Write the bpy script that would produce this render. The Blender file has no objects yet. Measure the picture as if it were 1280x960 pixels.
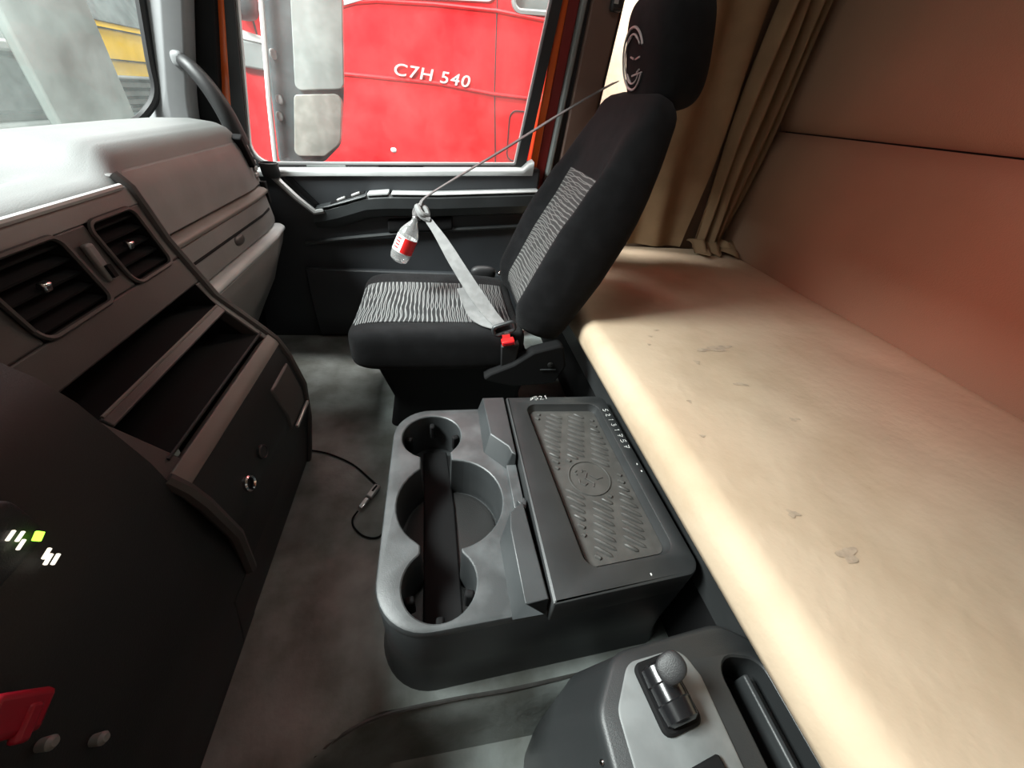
import bpy, bmesh, math, random
from math import sin, cos, pi, radians as rad
from mathutils import Vector as V, Matrix
from mathutils.geometry import tessellate_polygon

random.seed(7)
SC = bpy.context.scene
COL = SC.collection

# ------------------------------------------------------------------ materials
def mat(name, col, rough=.5, metal=0., spec=.5, var=.12, scale=9., bump=0., bscale=220., col2=None, amount=None, lo=.42, hi=.66, sheen=0., emit=None, estr=0., coat=0.):
    """Principled material; a noise field varies its colour, a finer one its relief."""
    m = bpy.data.materials.new(name); m.use_nodes = True
    nt = m.node_tree; N = nt.nodes; L = nt.links
    b = N['Principled BSDF']
    b.inputs['Roughness'].default_value = rough
    b.inputs['Metallic'].default_value = metal
    b.inputs['Specular IOR Level'].default_value = spec
    if coat: b.inputs['Coat Weight'].default_value = coat
    if sheen:
        b.inputs['Sheen Weight'].default_value = sheen
    tc = N.new('ShaderNodeTexCoord')
    nz = N.new('ShaderNodeTexNoise'); nz.inputs['Scale'].default_value = scale; nz.inputs['Detail'].default_value = 6
    L.new(tc.outputs['Object'], nz.inputs['Vector'])
    rp = N.new('ShaderNodeValToRGB')
    c2 = col2 or tuple(c * (1 - var) for c in col)
    rp.color_ramp.elements[0].position = lo; rp.color_ramp.elements[0].color = (*c2, 1)
    rp.color_ramp.elements[1].position = hi; rp.color_ramp.elements[1].color = (*col, 1)
    L.new(nz.outputs['Fac'], rp.inputs['Fac'])
    L.new(rp.outputs['Color'], b.inputs['Base Color'])
    if bump:
        n2 = N.new('ShaderNodeTexNoise'); n2.inputs['Scale'].default_value = bscale; n2.inputs['Detail'].default_value = 3
        L.new(tc.outputs['Object'], n2.inputs['Vector'])
        bp = N.new('ShaderNodeBump'); bp.inputs['Strength'].default_value = bump; bp.inputs['Distance'].default_value = .004
        L.new(n2.outputs['Fac'], bp.inputs['Height']); L.new(bp.outputs['Normal'], b.inputs['Normal'])
    if emit:
        b.inputs['Emission Color'].default_value = (*emit, 1); b.inputs['Emission Strength'].default_value = estr
    return m

def glass(name, dust, lo, hi, scale=4.):
    """Clear pane under a film of dust: transparent mixed with a little diffuse."""
    m = bpy.data.materials.new(name); m.use_nodes = True
    nt = m.node_tree; N = nt.nodes; L = nt.links
    N.remove(N['Principled BSDF'])
    out = N['Material Output']
    tr = N.new('ShaderNodeBsdfTransparent'); df = N.new('ShaderNodeBsdfDiffuse'); tl = N.new('ShaderNodeBsdfTranslucent')
    gl = N.new('ShaderNodeBsdfGlossy'); gl.inputs['Roughness'].default_value = .05
    df.inputs['Color'].default_value = (*dust, 1); tl.inputs['Color'].default_value = (*dust, 1)
    md = N.new('ShaderNodeMixShader'); md.inputs[0].default_value = .6
    L.new(df.outputs[0], md.inputs[1]); L.new(tl.outputs[0], md.inputs[2])
    tc = N.new('ShaderNodeTexCoord'); nz = N.new('ShaderNodeTexNoise'); nz.inputs['Scale'].default_value = scale; nz.inputs['Detail'].default_value = 8; nz.inputs['Roughness'].default_value = .65
    L.new(tc.outputs['Object'], nz.inputs['Vector'])
    mr = N.new('ShaderNodeMapRange'); mr.inputs['From Min'].default_value = .35; mr.inputs['From Max'].default_value = .7
    mr.inputs['To Min'].default_value = lo; mr.inputs['To Max'].default_value = hi
    L.new(nz.outputs['Fac'], mr.inputs['Value'])
    mx = N.new('ShaderNodeMixShader'); L.new(mr.outputs[0], mx.inputs[0]); L.new(tr.outputs[0], mx.inputs[1]); L.new(md.outputs[0], mx.inputs[2])
    m2 = N.new('ShaderNodeMixShader'); m2.inputs[0].default_value = .04
    L.new(mx.outputs[0], m2.inputs[1]); L.new(gl.outputs[0], m2.inputs[2]); L.new(m2.outputs[0], out.inputs['Surface'])
    return m

def weave(name, base, line, axis='X', freq=26., dist=3.2):
    """Dark cloth with a woven pattern of thin pale wavy lines."""
    m = bpy.data.materials.new(name); m.use_nodes = True
    nt = m.node_tree; N = nt.nodes; L = nt.links
    b = N['Principled BSDF']; b.inputs['Roughness'].default_value = .9; b.inputs['Specular IOR Level'].default_value = .15
    tc = N.new('ShaderNodeTexCoord')
    def lines(off, d, det, thr):
        mp = N.new('ShaderNodeMapping'); mp.inputs['Location'].default_value = off
        L.new(tc.outputs['Object'], mp.inputs['Vector'])
        w = N.new('ShaderNodeTexWave'); w.wave_type = 'BANDS'; w.bands_direction = axis; w.wave_profile = 'SIN'
        w.inputs['Scale'].default_value = freq; w.inputs['Distortion'].default_value = d
        w.inputs['Detail'].default_value = 0; w.inputs['Detail Scale'].default_value = det
        L.new(mp.outputs[0], w.inputs['Vector'])
        r = N.new('ShaderNodeValToRGB'); r.color_ramp.elements[0].position = thr; r.color_ramp.elements[0].color = (0, 0, 0, 1)
        r.color_ramp.elements[1].position = min(1, thr + .13); r.color_ramp.elements[1].color = (1, 1, 1, 1)
        L.new(w.outputs['Fac'], r.inputs['Fac']); return r
    a = lines((0, 0, 0), dist, .7, .86); c = lines((.31, .17, .07), dist * 1.4, .6, .90)
    mx = N.new('ShaderNodeMath'); mx.operation = 'MAXIMUM'
    L.new(a.outputs[0], mx.inputs[0]); L.new(c.outputs[0], mx.inputs[1])
    col = N.new('ShaderNodeMix'); col.data_type = 'RGBA'
    col.inputs['A'].default_value = (*base, 1); col.inputs['B'].default_value = (*line, 1)
    L.new(mx.outputs[0], col.inputs['Factor']); L.new(col.outputs['Result'], b.inputs['Base Color'])
    nz = N.new('ShaderNodeTexNoise'); nz.inputs['Scale'].default_value = 500
    L.new(tc.outputs['Object'], nz.inputs['Vector'])
    bp = N.new('ShaderNodeBump'); bp.inputs['Strength'].default_value = .4; bp.inputs['Distance'].default_value = .002
    L.new(nz.outputs['Fac'], bp.inputs['Height']); L.new(bp.outputs['Normal'], b.inputs['Normal'])
    return m

M = {}
M['black'] = mat('black_plastic', (.018, .018, .019), .5, bump=.15, bscale=600)
M['gloss'] = mat('glossy_black_plastic', (.010, .010, .011), .22)
M['plate'] = mat('grey_switch_plate', (.17, .18, .18), .45, var=.25, scale=18)
M['bodyblack'] = mat('side_console_plastic', (.022, .024, .025), .45, bump=.12, bscale=700)
M['deep'] = mat('matt_black', (.006, .006, .0065), .8, spec=.2)
M['console'] = mat('charcoal_plastic', (.042, .046, .048), .42, bump=.12, bscale=700, var=.3, scale=6)
M['tray'] = mat('scuffed_grey_plastic', (.085, .092, .095), .42, var=.45, scale=14, bump=.1, bscale=500)
M['lid'] = mat('lid_plastic', (.032, .034, .035), .45, bump=.12, bscale=700, var=.25)
M['rubber'] = mat('dusty_rubber', (.072, .070, .066), .46, var=.25, scale=30, bump=.1, bscale=300)
M['dash'] = mat('grey_dash_plastic', (.135, .14, .137), .55, bump=.15, bscale=420, var=.08)
M['dashface'] = mat('grey_brown_dash_plastic', (.20, .19, .185), .5, bump=.12, bscale=420, var=.12)
M['stack'] = mat('dark_dash_plastic', (.050, .044, .042), .5, bump=.12, bscale=420, var=.12)
M['strip'] = mat('bronze_grey_trim', (.19, .165, .15), .45, var=.15)
M['lower'] = mat('lower_dash_plastic', (.009, .009, .009), .55, bump=.15, bscale=420)
M['badge'] = mat('bright_badge', (.78, .75, .72), .3, .15)
M['chrome'] = mat('chrome', (.75, .75, .74), .16, 1.)
M['silver'] = mat('silver_trim', (.55, .55, .54), .35, .6)
M['pale'] = mat('pale_grey_trim', (.42, .43, .43), .45, var=.15)
M['door'] = mat('door_plastic', (.03, .033, .037), .5, bump=.12, bscale=500)
M['seal'] = mat('rubber_seal', (.012, .012, .013), .6)
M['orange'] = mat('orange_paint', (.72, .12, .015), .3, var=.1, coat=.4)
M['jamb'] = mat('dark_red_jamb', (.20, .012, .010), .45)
M['brownpanel'] = mat('brown_pillar_panel', (.14, .085, .065), .65, var=.1)
M['cloth'] = mat('black_seat_cloth', (.012, .012, .013), .92, spec=.10, bump=.5, bscale=900, sheen=.04, var=.3, scale=25)
M['weave_c'] = weave('wavy_weave_cushion', (.03, .031, .032), (.27, .275, .275), 'X', 21., 2.6)
M['weave_b'] = weave('wavy_weave_backrest', (.05, .05, .05), (.19, .187, .183), 'Z', 24., 3.)
M['thread'] = mat('silver_thread', (.42, .38, .37), .5, .2)
M['belt'] = mat('grey_belt_webbing', (.30, .30, .30), .8, bump=.4, bscale=900, var=.2, scale=40)
M['beltdark'] = mat('dark_belt_webbing', (.16, .15, .15), .8, bump=.4, bscale=900)
M['red'] = mat('red_plastic', (.75, .02, .02), .35, var=.1)
M['darkred'] = mat('dark_red_plastic', (.34, .006, .022), .4, var=.1)
M['white'] = mat('white_paint', (.8, .8, .79), .5, var=.1)
M['pen'] = mat('white_pen_marks', (.62, .62, .60), .8)
M['floor'] = mat('worn_rubber_floor', (.30, .33, .32), .28, var=.6, scale=7, bump=.3, bscale=60, col2=(.13, .138, .125), lo=.35, hi=.68)
M['mattress'] = mat('cream_mattress_cover', (.64, .50, .36), .85, spec=.2, bump=.45, bscale=32, col2=(.55, .415, .285), scale=5, lo=.30, hi=.56)
M['wall'] = mat('tan_padded_vinyl', (.36, .235, .16), .7, spec=.3, bump=.25, bscale=260, var=.08, scale=3)
M['sidewall'] = mat('brown_side_lining', (.20, .135, .095), .8, var=.1)
M['curtain'] = mat('tan_curtain_cloth', (.30, .20, .118), .9, spec=.1, var=.15, bump=.3, bscale=600)
M['ceil'] = mat('beige_headliner', (.45, .40, .34), .9)
M['truckred'] = mat('red_truck_paint', (.74, .014, .02), .3, var=.12, scale=2.5, coat=.5)
M['truckyellow'] = mat('yellow_truck_paint', (.90, .58, .0), .3, var=.08, coat=.3)
M['truckwhite'] = mat('white_truck_paint', (.42, .46, .44), .4, var=.12)
M['darkglass'] = mat('dark_vehicle_glass', (.16, .19, .185), .08, spec=.8, var=.4, scale=5)
M['mirrorglass'] = mat('dusty_mirror_glass', (.50, .55, .53), .22, .35, var=.25, scale=12)
M['mirrorlow'] = mat('dusty_wide_mirror_glass', (.52, .52, .47), .25, .3, var=.3, scale=16)
M['housing'] = mat('grey_mirror_housing', (.055, .075, .08), .5, var=.35, scale=20)
M['concrete'] = mat('pale_painted_concrete', (.36, .43, .40), .8, var=.14, scale=3)
M['pillar'] = mat('grey_pillar_cover', (.20, .205, .21), .5, var=.1)
M['cream'] = mat('bright_cream_backdrop', (.85, .80, .62), .8, var=.15, scale=2)
M['ground'] = mat('workshop_concrete', (.33, .34, .33), .8, var=.3, scale=1.5)
M['greybox'] = mat('grey_metal', (.20, .22, .215), .5)
M['glass_w'] = glass('dusty_windshield_glass', (.80, .88, .85), .02, .15, 3.)
M['glass_d'] = glass('dusty_door_glass', (.88, .80, .78), .02, .16, 3.5)
M['glass_s'] = glass('side_glass', (.9, .88, .8), .1, .3)
M['green_lamp'] = mat('green_indicator', (.2, .8, .05), .4, emit=(.35, 1., .05), estr=2.2)
M['white_lamp'] = mat('lit_symbol', (.8, .78, .7), .4, emit=(1., .93, .78), estr=.8)

def bottle_mat():
    m = bpy.data.materials.new('clear_bottle_plastic'); m.use_nodes = True
    nt = m.node_tree; N = nt.nodes; L = nt.links; N.remove(N['Principled BSDF'])
    tr = N.new('ShaderNodeBsdfTransparent'); gl = N.new('ShaderNodeBsdfGlossy'); gl.inputs['Roughness'].default_value = .08
    df = N.new('ShaderNodeBsdfDiffuse'); df.inputs['Color'].default_value = (.8, .8, .8, 1)
    lw = N.new('ShaderNodeLayerWeight'); lw.inputs['Blend'].default_value = .45
    a = N.new('ShaderNodeMixShader'); L.new(lw.outputs['Facing'], a.inputs[0]); L.new(tr.outputs[0], a.inputs[1]); L.new(gl.outputs[0], a.inputs[2])
    b = N.new('ShaderNodeMixShader'); b.inputs[0].default_value = .18; L.new(a.outputs[0], b.inputs[1]); L.new(df.outputs[0], b.inputs[2])
    L.new(b.outputs[0], N['Material Output'].inputs['Surface'])
    return m
M['bottle'] = bottle_mat()

# ------------------------------------------------------------------ mesh helpers
def smooth01(t):
    t = max(0., min(1., t)); return t * t * (3 - 2 * t)
def lerp(a, b, t): return a + (b - a) * t
def interp(x, pts):
    if x <= pts[0][0]: return pts[0][1]
    for (a, b), (c, d) in zip(pts, pts[1:]):
        if x <= c: return lerp(b, d, (x - a) / (c - a))
    return pts[-1][1]
def spline(pts, n):
    """Catmull-Rom through the points, n samples per span."""
    P = [V(p) for p in pts]; out = []
    for i in range(len(P) - 1):
        p0 = P[max(i - 1, 0)]; p1 = P[i]; p2 = P[i + 1]; p3 = P[min(i + 2, len(P) - 1)]
        for k in range(n):
            t = k / n
            out.append(.5 * ((2 * p1) + (p2 - p0) * t + (2 * p0 - 5 * p1 + 4 * p2 - p3) * t * t + (3 * p1 - p0 - 3 * p2 + p3) * t ** 3))
    out.append(P[-1]); return out
def roundpoly(pts, radii, n=8):
    """2D polygon with each corner rounded by its radius."""
    out = []; k = len(pts)
    if not isinstance(radii, (list, tuple)): radii = [radii] * k
    for i in range(k):
        p = V(pts[i]).to_2d(); a = V(pts[i - 1]).to_2d(); b = V(pts[(i + 1) % k]).to_2d(); r = radii[i]
        if r <= 0: out.append(tuple(p)); continue
        da = (a - p).normalized(); db = (b - p).normalized()
        ang = da.angle(db); d = min(r / math.tan(ang / 2), (a - p).length * .49, (b - p).length * .49)
        r2 = d * math.tan(ang / 2)
        c = p + (da + db).normalized() * (r2 / sin(ang / 2))
        s = p + da * d - c; e = p + db * d - c
        tot = s.angle(e)
        sg = 1 if s.x * e.y - s.y * e.x > 0 else -1
        for j in range(n + 1):
            t = tot * j / n * sg
            out.append((c.x + s.x * cos(t) - s.y * sin(t), c.y + s.x * sin(t) + s.y * cos(t)))
    return out
def inset(poly, d):
    """Move every edge of a 2D polygon inwards by d."""
    A = sum(a[0] * b[1] - b[0] * a[1] for a, b in zip(poly, poly[1:] + poly[:1]))
    s = 1 if A > 0 else -1; out = []; k = len(poly)
    for i in range(k):
        a = V(poly[i - 1]); p = V(poly[i]); b = V(poly[(i + 1) % k])
        e1 = (p - a); e2 = (b - p)
        if e1.length < 1e-9: e1 = e2
        if e2.length < 1e-9: e2 = e1
        e1.normalize(); e2.normalize()
        n1 = V((-e1.y, e1.x)) * s; n2 = V((-e2.y, e2.x)) * s; n = n1 + n2
        if n.length < 1e-6: n = n1
        n.normalize(); c = max(.35, n.dot(n1)); q = p + n * (d / c)
        out.append((q.x, q.y))
    return out

class MB:
    def __init__(s): s.v = []; s.f = []
    def add(s, vs, fs):
        o = len(s.v); s.v += [V(p) for p in vs]; s.f += [[i + o for i in f] for f in fs]; return s
    def box(s, c, d, R=None):
        vs = []
        for x in (-.5, .5):
            for y in (-.5, .5):
                for z in (-.5, .5):
                    p = V((x * d[0], y * d[1], z * d[2]))
                    if R is not None: p = R @ p
                    vs.append(p + V(c))
        return s.add(vs, [(0, 1, 3, 2), (4, 6, 7, 5), (0, 4, 5, 1), (2, 3, 7, 6), (0, 2, 6, 4), (1, 5, 7, 3)])
    def loft(s, rings, caps=(True, True), closed=True):
        n = len(rings[0]); vs = [p for r in rings for p in r]; fs = []
        for i in range(len(rings) - 1):
            for j in range(n if closed else n - 1):
                k = (j + 1) % n
                fs.append((i * n + j, i * n + k, (i + 1) * n + k, (i + 1) * n + j))
        if caps[0]: fs.append(tuple(range(n))[::-1])
        if caps[1]: fs.append(tuple(range((len(rings) - 1) * n, len(rings) * n)))
        return s.add(vs, fs)
    def prism(s, poly, axis, a, b):
        def P(p, t): return {'x': (t, p[0], p[1]), 'y': (p[0], t, p[1]), 'z': (p[0], p[1], t)}[axis]
        return s.loft([[P(p, a) for p in poly], [P(p, b) for p in poly]])
    def fill(s, outer, holes, z):
        polys = [[V((p[0], p[1], 0)) for p in q] for q in [outer] + holes]
        tris = tessellate_polygon(polys)
        return s.add([(p.x, p.y, z) for q in polys for p in q], [tuple(t) for t in tris])
    def fillP(s, outer, holes, fn):
        polys = [[V((p[0], p[1], 0)) for p in q] for q in [outer] + holes]
        tris = tessellate_polygon(polys)
        return s.add([fn(p.x, p.y) for q in polys for p in q], [tuple(t) for t in tris])
    def grid(s, fn, nu, nv):
        vs = [fn(i / nu, j / nv) for i in range(nu + 1) for j in range(nv + 1)]; w = nv + 1
        return s.add(vs, [(i * w + j, (i + 1) * w + j, (i + 1) * w + j + 1, i * w + j + 1) for i in range(nu) for j in range(nv)])
    def slab(s, fn, nrm, nu, nv, t):
        """Grid surface fn thickened by t along -nrm(u,v), closed all round."""
        w = nv + 1; A = [V(fn(i / nu, j / nv)) for i in range(nu + 1) for j in range(nv + 1)]
        if callable(nrm): Nn = [V(nrm(i / nu, j / nv)) for i in range(nu + 1) for j in range(nv + 1)]
        else: Nn = [V(nrm)] * len(A)
        B = [a - n * t for a, n in zip(A, Nn)]; o = len(A); fs = []
        for i in range(nu):
            for j in range(nv):
                q = (i * w + j, (i + 1) * w + j, (i + 1) * w + j + 1, i * w + j + 1); fs.append(q); fs.append(tuple(x + o for x in q[::-1]))
        edge = [i * w for i in range(nu + 1)] + [nu * w + j for j in range(1, w)] + [i * w + nv for i in range(nu - 1, -1, -1)] + [j for j in range(nv - 1, 0, -1)]
        for a, b in zip(edge, edge[1:] + edge[:1]): fs.append((b, a, a + o, b + o))
        return s.add(A + B, fs)
    def tube(s, pts, r, n=8, caps=True):
        P = [V(p) for p in pts]; rings = []; up = None
        for i, p in enumerate(P):
            t = (P[min(i + 1, len(P) - 1)] - P[max(i - 1, 0)]).normalized()
            if up is None:
                up = t.orthogonal().normalized()
            up = (up - t * up.dot(t))
            up = up.normalized() if up.length > 1e-6 else t.orthogonal().normalized()
            w = t.cross(up); rr = r[i] if isinstance(r, (list, tuple)) else r
            rings.append([p + (up * cos(2 * pi * k / n) + w * sin(2 * pi * k / n)) * rr for k in range(n)])
        return s.loft(rings, (caps, caps))
    def ring(s, c, nrm, R, r, n=32, m=8, a0=0, a1=2 * pi, xd=None):
        nrm = V(nrm).normalized(); x = V(xd).normalized() if xd else nrm.orthogonal().normalized(); x = (x - nrm * x.dot(nrm)).normalized(); y = nrm.cross(x); c = V(c)
        if a1 - a0 > 2 * pi - .01:
            rings = [[c + (x * cos(t) + y * sin(t)) * (R + r * cos(2 * pi * k / m)) + nrm * r * sin(2 * pi * k / m) for k in range(m)] for t in [2 * pi * i / n for i in range(n + 1)]]
            return s.loft(rings, (False, False))
        return s.tube([c + (x * cos(lerp(a0, a1, i / n)) + y * sin(lerp(a0, a1, i / n))) * R for i in range(n + 1)], r, m)
    def lathe(s, prof, o, ax=(0, 0, 1), n=28, caps=(True, True)):
        ax = V(ax).normalized(); x = ax.orthogonal().normalized(); y = ax.cross(x); o = V(o)
        return s.loft([[o + ax * h + (x * cos(2 * pi * k / n) + y * sin(2 * pi * k / n)) * max(r, 1e-4) for k in range(n)] for r, h in prof], caps)
    def ball(s, c, d, nn=2.4, R=None, nu=18, nv=28):
        def se(w, m): return math.copysign(abs(w) ** (2 / m), w)
        rings = []
        for i in range(nu + 1):
            ph = lerp(-pi / 2 + .02, pi / 2 - .02, i / nu); r = []
            for j in range(nv):
                th = 2 * pi * j / nv
                p = V((d[0] * se(cos(ph), nn) * se(cos(th), nn), d[1] * se(cos(ph), nn) * se(sin(th), nn), d[2] * se(sin(ph), nn)))
                if R is not None: p = R @ p
                r.append(p + V(c))
            rings.append(r)
        return s.loft(rings)
    def build(s, name, m, parent=None, bevel=0, seg=2, sub=0, ang=38, loc=None):
        org = V(ROOT[parent.name]) if parent is not None else V(loc if loc is not None else (0, 0, 0))
        me = bpy.data.meshes.new(name)
        me.from_pydata([tuple(p - org) for p in s.v], [], s.f)
        bm = bmesh.new(); bm.from_mesh(me)
        bmesh.ops.remove_doubles(bm, verts=bm.verts, dist=1e-5)
        bmesh.ops.recalc_face_normals(bm, faces=bm.faces)
        bm.to_mesh(me); bm.free()
        me.materials.append(m)
        for p in me.polygons: p.use_smooth = True
        me.set_sharp_from_angle(angle=rad(ang))
        o = bpy.data.objects.new(name, me); COL.objects.link(o)
        if parent is not None: o.parent = parent
        else: o.location = org
        ROOT[o.name] = org
        if bevel:
            b = o.modifiers.new('bevel', 'BEVEL'); b.width = bevel; b.segments = seg; b.limit_method = 'ANGLE'; b.angle_limit = rad(35); b.harden_normals = False
        if sub:
            q = o.modifiers.new('sub', 'SUBSURF'); q.levels = sub; q.render_levels = sub
        return o
ROOT = {}

def tag(o, label=None, cat=None, group=None, kind=None):
    if label: o['label'] = label
    if cat: o['category'] = cat
    if group: o['group'] = group
    if kind: o['kind'] = kind
    return o
def thing(name, loc, label=None, cat=None, group=None, kind=None):
    o = bpy.data.objects.new(name, None); COL.objects.link(o); o.location = loc; o.empty_display_size = .05
    ROOT[o.name] = V(loc)
    return tag(o, label, cat, group, kind)
def RX(a): return Matrix.Rotation(rad(a), 3, 'X')
def RY(a): return Matrix.Rotation(rad(a), 3, 'Y')
def RZ(a): return Matrix.Rotation(rad(a), 3, 'Z')

# ================================================================== SETTING
# floor of the cab: worn rubber sheet that rolls down into the driver's footwell
def floor_z(x, y):
    edge = .235 - .9 * max(0., -.12 - x) ** 1.5
    d = (edge - y) / .07
    return -.16 * smooth01(d)
f = MB(); f.grid(lambda u, v: (lerp(-1.0, .62, u), lerp(-.4, 1.86, v), floor_z(lerp(-1.0, .62, u), lerp(-.4, 1.86, v))), 90, 150)
tag(f.build('floor', M['floor']), 'worn dark grey rubber floor sheet between dash and console', 'floor', kind='structure')
f = MB(); f.tube(spline([(-.30, .165, -.012), (-.22, .205, -.004), (-.137, .226, .0), (0, .232, .001), (.137, .232, .001), (.30, .238, .001)], 8), .004, 6)
tag(f.build('trim_1', M['rubber']), 'rolled lip along the floor edge above the footwell', 'floor trim', kind='structure')

# rear wall: two padded panels meeting in a horizontal seam
w = thing('wall_rear', (1.6, .8, .3), 'tan padded vinyl rear wall behind the bunk with a horizontal seam', 'wall', kind='structure')
def pad(y, z, z0, z1, bul):
    t = (z - z0) / (z1 - z0); e = .03
    return 1.60 - bul * (1 - abs(2 * t - 1) ** 10) - .012 * sin(pi * t)
b = MB(); b.slab(lambda u, v: (pad(0, lerp(.3, 1.055, v), .3, 1.055, .04), lerp(-.4, 1.94, u), lerp(.3, 1.055, v)), (-1, 0, 0), 4, 40, .06)
b.build('lower_panel', M['wall'], w)
b = MB(); b.slab(lambda u, v: (pad(0, lerp(1.06, 1.9, v), 1.06, 1.9, .04) + .015, lerp(-.4, 1.94, u), lerp(1.06, 1.9, v)), (-1, 0, 0), 4, 40, .06)
b.build('upper_panel', M['wall'], w)
b = MB(); b.box((1.66, .77, 1.1), (.04, 2.4, 1.7)); b.build('seam_light_block', M['seal'], w)  # dark plate added behind the seam to stop light leaking through

# sleeper side wall on the passenger side with a small window
b = MB()
b.box((1.085, 1.935, .45), (1.11, .05, 1.0)); b.box((1.085, 1.935, 1.72), (1.11, .05, .36)); b.box((1.31, 1.935, 1.245), (.66, .05, .59))
tag(b.build('wall_right', M['sidewall'], bevel=.004), 'brown lined sleeper side wall behind the curtain', 'wall', kind='structure')
w2 = thing('window_2', (.82, 1.93, .95), 'small bright sleeper side window beside the headrest', 'window', kind='structure')
b = MB(); b.box((.82, 1.94, 1.245), (.33, .006, .59)); b.build('pane', M['glass_s'], w2)
b = MB(); b.fillP(roundpoly([(.652, .95), (.985, .95), (.985, 1.54), (.652, 1.54)], .03), [roundpoly([(.668, .968), (.968, .968), (.968, 1.522), (.668, 1.522)], .03)], lambda x, z: (x, 1.905, z))
b.build('window_seal', M['seal'], w2)

# wall behind the camera (driver side) with an opening shaped to steer red light
b = MB(); yl = -.42
b.fillP([(-1.1, -.3), (1.62, -.3), (1.62, 1.9), (-1.1, 1.9)], [roundpoly([(.15, .95), (.78, .95), (.78, 1.5), (.15, 1.5)], .05)], lambda x, z: (x, yl, z))
tag(b.build('wall_left', M['brownpanel']), 'driver side cab wall with an opening shaped to steer the red fill light', 'wall', kind='structure')
b = MB(); b.box((.42, .76, 1.915), (2.4, 2.46, .03))
tag(b.build('ceiling', M['ceil']), 'beige cab headliner', 'ceiling', kind='structure')
b = MB(); b.box((-1.0, .7, -.2), (.03, 2.4, 2.0)); 
tag(b.build('wall_front', M['deep']), 'dark front bulkhead hidden behind the dashboard', 'wall', kind='structure')
b = MB(); b.box((-.72, .75, 1.82), (.12, 2.4, .17))
tag(b.build('trim_2', M['ceil'], bevel=.02), 'header panel above the windshield', 'trim', kind='structure')

# windshield
def ws(y, z):
    x0 = interp(y, [(-.4, -1.0), (1.0, -1.02), (1.45, -1.01), (1.65, -.975), (1.80, -.92)])
    return x0 + (z - .86) * .24
wi = thing('window_1', (-1.0, .8, .86), 'large dusty windshield above the pale dashboard', 'windshield', kind='structure')
b = MB(); b.grid(lambda u, v: (ws(lerp(-.4, 1.76, u), lerp(.80, 1.80, v)) - .012, lerp(-.4, 1.76, u), lerp(.80, 1.80, v)), 40, 6)
b.build('pane', M['glass_w'], wi)
def seal_y(z): return 1.725 + .0 * z
pts = [(ws(1.50, .865) + .0, 1.52, .868), (ws(1.62, .87), 1.64, .872), (-.955, 1.705, .90)] + [(ws(1.74, z) + .004, 1.735 + (z - .95) * .0, z) for z in (.96, 1.05, 1.2, 1.4, 1.6, 1.78)]
b = MB(); b.tube(spline(pts, 6), .013, 8); b.build('window_seal', M['seal'], wi)

# A-pillar with grab handle
ap = thing('trim_3', (-.9, 1.77, .86), 'light grey windshield pillar with a dark grab handle', 'pillar', kind='structure')
def ap_ring(z):
    d = (z - .9) * .335
    poly = roundpoly([(-.955 + d, 1.745), (-.90 + d, 1.728), (-.845 + d, 1.742), (-.835 + d, 1.80), (-.945 + d, 1.81)], .014, 4)
    k = max(0., (.99 - z) / .13); 
    return [(p[0] - .035 * k * k * (1 if p[0] < -.9 + d else -.4), p[1], z) for p in poly]
b = MB(); b.loft([ap_ring(z) for z in (.84, .87, .9, .93, .97, 1.03, 1.2, 1.5, 1.82)]); b.build('pillar_cover', M['pillar'], ap)
gp = spline([(-.805, 1.745, 1.045), (-.785, 1.71, 1.050), (-.755, 1.69, 1.030), (-.722, 1.682, .985), (-.70, 1.69, .92), (-.695, 1.72, .84)], 8)
b = MB(); b.tube(gp, [lerp(.017, .030, i / (len(gp) - 1)) for i in range(len(gp))], 10); g = b.build('grab_handle', M['black'], ap)
b = MB(); b.ball((-.812, 1.735, 1.055), (.019, .014, .022), 2.6); b.build('handle_mount', M['pillar'], ap)
# dark jamb between pillar and door, orange sill of the body shell
def leanbar(xa, xb, z0, z1, k, y0, y1, name, m, par, bevel=.004):
    b = MB(); b.loft([[(xa + (z - .84) * k, y0, z), (xb + (z - .84) * k, y0, z), (xb + (z - .84) * k, y1, z), (xa + (z - .84) * k, y1, z)] for z in (z0, (z0 + z1) / 2, z1)])
    return b.build(name, m, par, bevel=bevel)
leanbar(-.88, -.79, .55, 1.84, .28, 1.80, 1.90, 'door_jamb', M['deep'], ap)
leanbar(-.795, -.762, .62, 1.84, .25, 1.835, 1.9, 'painted_edge', M['orange'], ap)

# B-pillar
bp_ = thing('trim_4', (.53, 1.88, 0), 'brown door pillar with grey seal and orange painted edge beside the seat', 'pillar', kind='structure')
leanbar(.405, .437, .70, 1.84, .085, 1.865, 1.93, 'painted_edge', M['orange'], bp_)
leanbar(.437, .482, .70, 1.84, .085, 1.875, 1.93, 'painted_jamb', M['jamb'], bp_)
leanbar(.482, .503, .60, 1.84, .085, 1.845, 1.92, 'door_seal', M['greybox'], bp_, .006)
leanbar(.503, .535, .0, 1.84, .08, 1.87, 1.93, 'dark_joint', M['seal'], bp_)
leanbar(.532, .648, .0, 1.84, .06, 1.85, 1.93, 'pillar_panel', M['brownpanel'], bp_, .008)
leanbar(.645, .66, .0, 1.84, .06, 1.86, 1.93, 'panel_edge', M['seal'], bp_)
b = MB(); b.box((.652, 1.835, 1.372), (.045, .03, .055)); b.build('belt_guide', M['black'], bp_, bevel=.01)
b = MB(); b.box((.645, 1.818, 1.375), (.016, .006, .022)); b.build('guide_slot', M['pale'], bp_)

# ------------------------------------------------------------------ passenger door
dr = thing('door_1', (-.1, 1.85, 0), 'dark passenger door with large dusty window and grey armrest', 'door', kind='structure')
def sill(x): return .752 + .0745 * (x + .64)
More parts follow.
